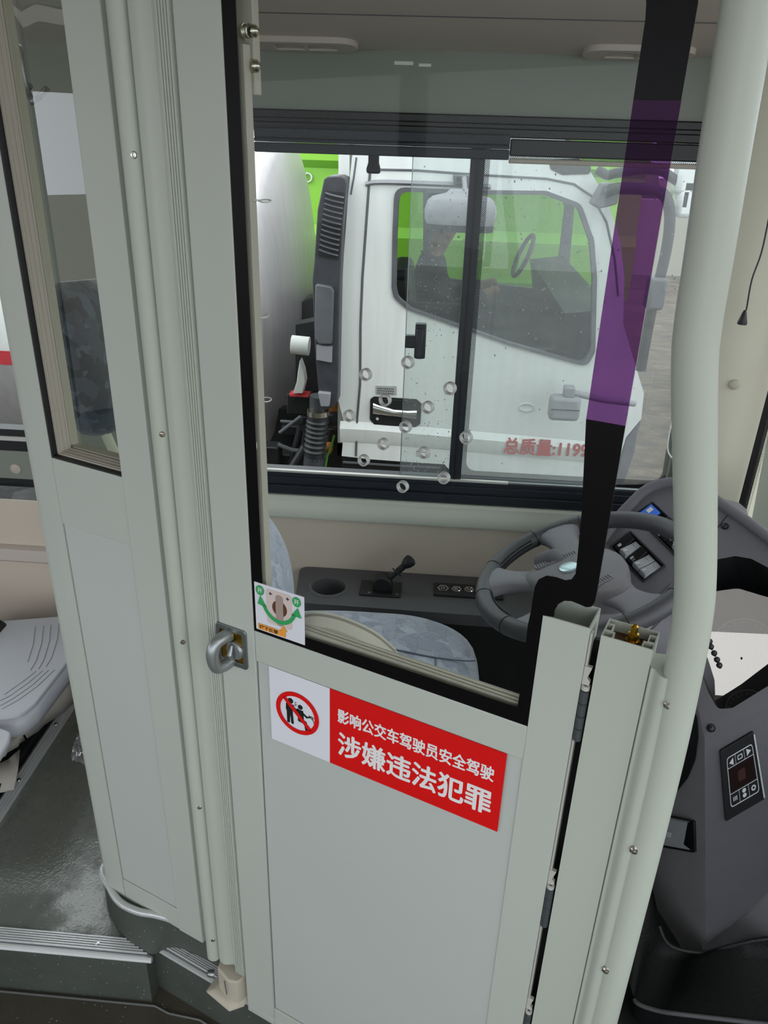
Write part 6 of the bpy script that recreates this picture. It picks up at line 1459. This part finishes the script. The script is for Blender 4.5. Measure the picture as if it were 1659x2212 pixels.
# torn card sheets tucked under the seats
def sheet_obj(a, b, label, group='torn card sheets'):
    m = M(); k = 6
    ra = [Vector(a[0]).lerp(Vector(a[1]), i/k)+Vector((0, 0, .006*sin(i*1.3))) for i in range(k+1)]
    rb = [Vector(b[0]).lerp(Vector(b[1]), i/k)+Vector((.004*sin(i*2.1), 0, 0)) for i in range(k+1)]
    m.sheet([[tuple(p) for p in ra], [tuple((p+q)/2+Vector((.006, -.004, .004))) for p, q in zip(ra, rb)], [tuple(q) for q in rb]])
    o = m.build('card_sheet', 'card', None, smooth=60); s_ = o.modifiers.new('thickness', 'SOLIDIFY'); s_.thickness = .002
    return tag(o, label, 'card', group)
sheet_obj(((-1.0482, 1.5495, 0.14), (-1.0118, 1.7703, 0.14)), ((-1.0781, 1.6185, 0.05), (-1.0156, 1.8155, 0.03)), 'long beige card sheet propped along the rail under the grey seat')
sheet_obj(((-1.0519, 1.5052, 0.16), (-1.0348, 1.5331, 0.14)), ((-1.0594, 1.463, 0.12), (-1.0709, 1.597, 0.06)), 'small bent card flap beside the second seat')
sheet_obj(((-1.1186, 1.4628, 0.07), (-1.0746, 1.5731, 0.045)), ((-1.1132, 1.4335, 0.016), (-1.0418, 1.4634, 0.016)), 'folded beige card piece standing on the floor rail at the frame edge')
# bubble wrap on the floor
random.seed(5)
bw = M(); cz = (-0.9225, 1.6164, 0.02)
o3 = [(-0.9647, 1.6925, 0.012), (-0.9633, 1.6581, 0.012), (-0.9513, 1.6038, 0.012), (-0.9389, 1.5907, 0.012), (-0.9168, 1.5823, 0.012), (-0.8601, 1.5812, 0.012), (-0.9083, 1.6986, 0.012)]
cx_, cy_ = sum(p[0] for p in o3)/len(o3), sum(p[1] for p in o3)/len(o3)
rows = []
for s_ in (1, .85, .7, .55, .4, .25, .1):
    rows.append([(cx_+(p[0]-cx_)*s_+random.uniform(-.004, .004), cy_+(p[1]-cy_)*s_+random.uniform(-.004, .004), .004+.045*(1-s_)**.6+random.uniform(-.006, .008)*(s_ < 1)+.004) for p in [tuple(q) for q in curve(o3, 5, True)]])
bw.sheet(rows, True); tag(bw.build('bubble_wrap', 'bubble_film', None, smooth=0), 'crumpled clear bubble wrap on the floor against the partition', 'wrap')
# coat hook on the inside of the partition, behind its pane
hk = M(DR); kz = (-1.0425, 1.6906)[1]; ku = (-1.0387, 1.6629)[0]
h_a = [(-1.0258, 1.6914), (-1.0186, 1.6837), (-1.0202, 1.6628), (-1.0178, 1.6432), (-1.0152, 1.6313), (-1.0071, 1.6269)]; h_b = [(-1.0633, 1.6292), (-1.0487, 1.6341), (-1.0329, 1.6448)]; h_c = [(-1.0597, 1.6281), (-1.0416, 1.6235), (-1.0251, 1.6296), (-1.0057, 1.6414)]
hk.tube([(p[0], .862, p[1]) for p in h_a], [.006]*len(h_a), 8)
hk.tube([(h_a[-1][0], .862, h_a[-1][1])]+[(p[0], .885, p[1]) for p in h_b], .0045, 8); hk.tube([(h_a[-1][0], .862, h_a[-1][1])]+[(p[0], .89, p[1]) for p in h_c], .0042, 8)
tag(hk.build('coat_hook', 'latch_silver', None, smooth=60), 'double metal coat hook seen through the top of the partition pane', 'hook')
# plastic film hanging from the ceiling behind the partition
m = M(); fa = [(-0.7861, 1.5, 1.7396), (-0.7382, 1.5, 1.7366), (-0.6903, 1.5, 1.7336), (-0.6428, 1.5, 1.7292), (-0.5953, 1.5, 1.7248)]; fb_ = [(-0.7904, 1.5, 1.7179), (-0.742, 1.5, 1.7155), (-0.6943, 1.5, 1.7091), (-0.648, 1.5, 1.6937), (-0.5999, 1.5, 1.6893)]
m.sheet([[tuple(Vector(p)+Vector((0, .02, .25))) for p in fa], [tuple(Vector(p)+Vector((0, .02*((i % 2)*2-1), 0))) for i, p in enumerate(fa)], [tuple(Vector(p)+Vector((0, .015*((i % 2)*2-1), 0))) for i, p in enumerate(fb_)]])
tag(m.build('plastic_film', 'bubble_film', None, smooth=80), 'clear protective plastic film hanging under the ceiling behind the partition', 'film')
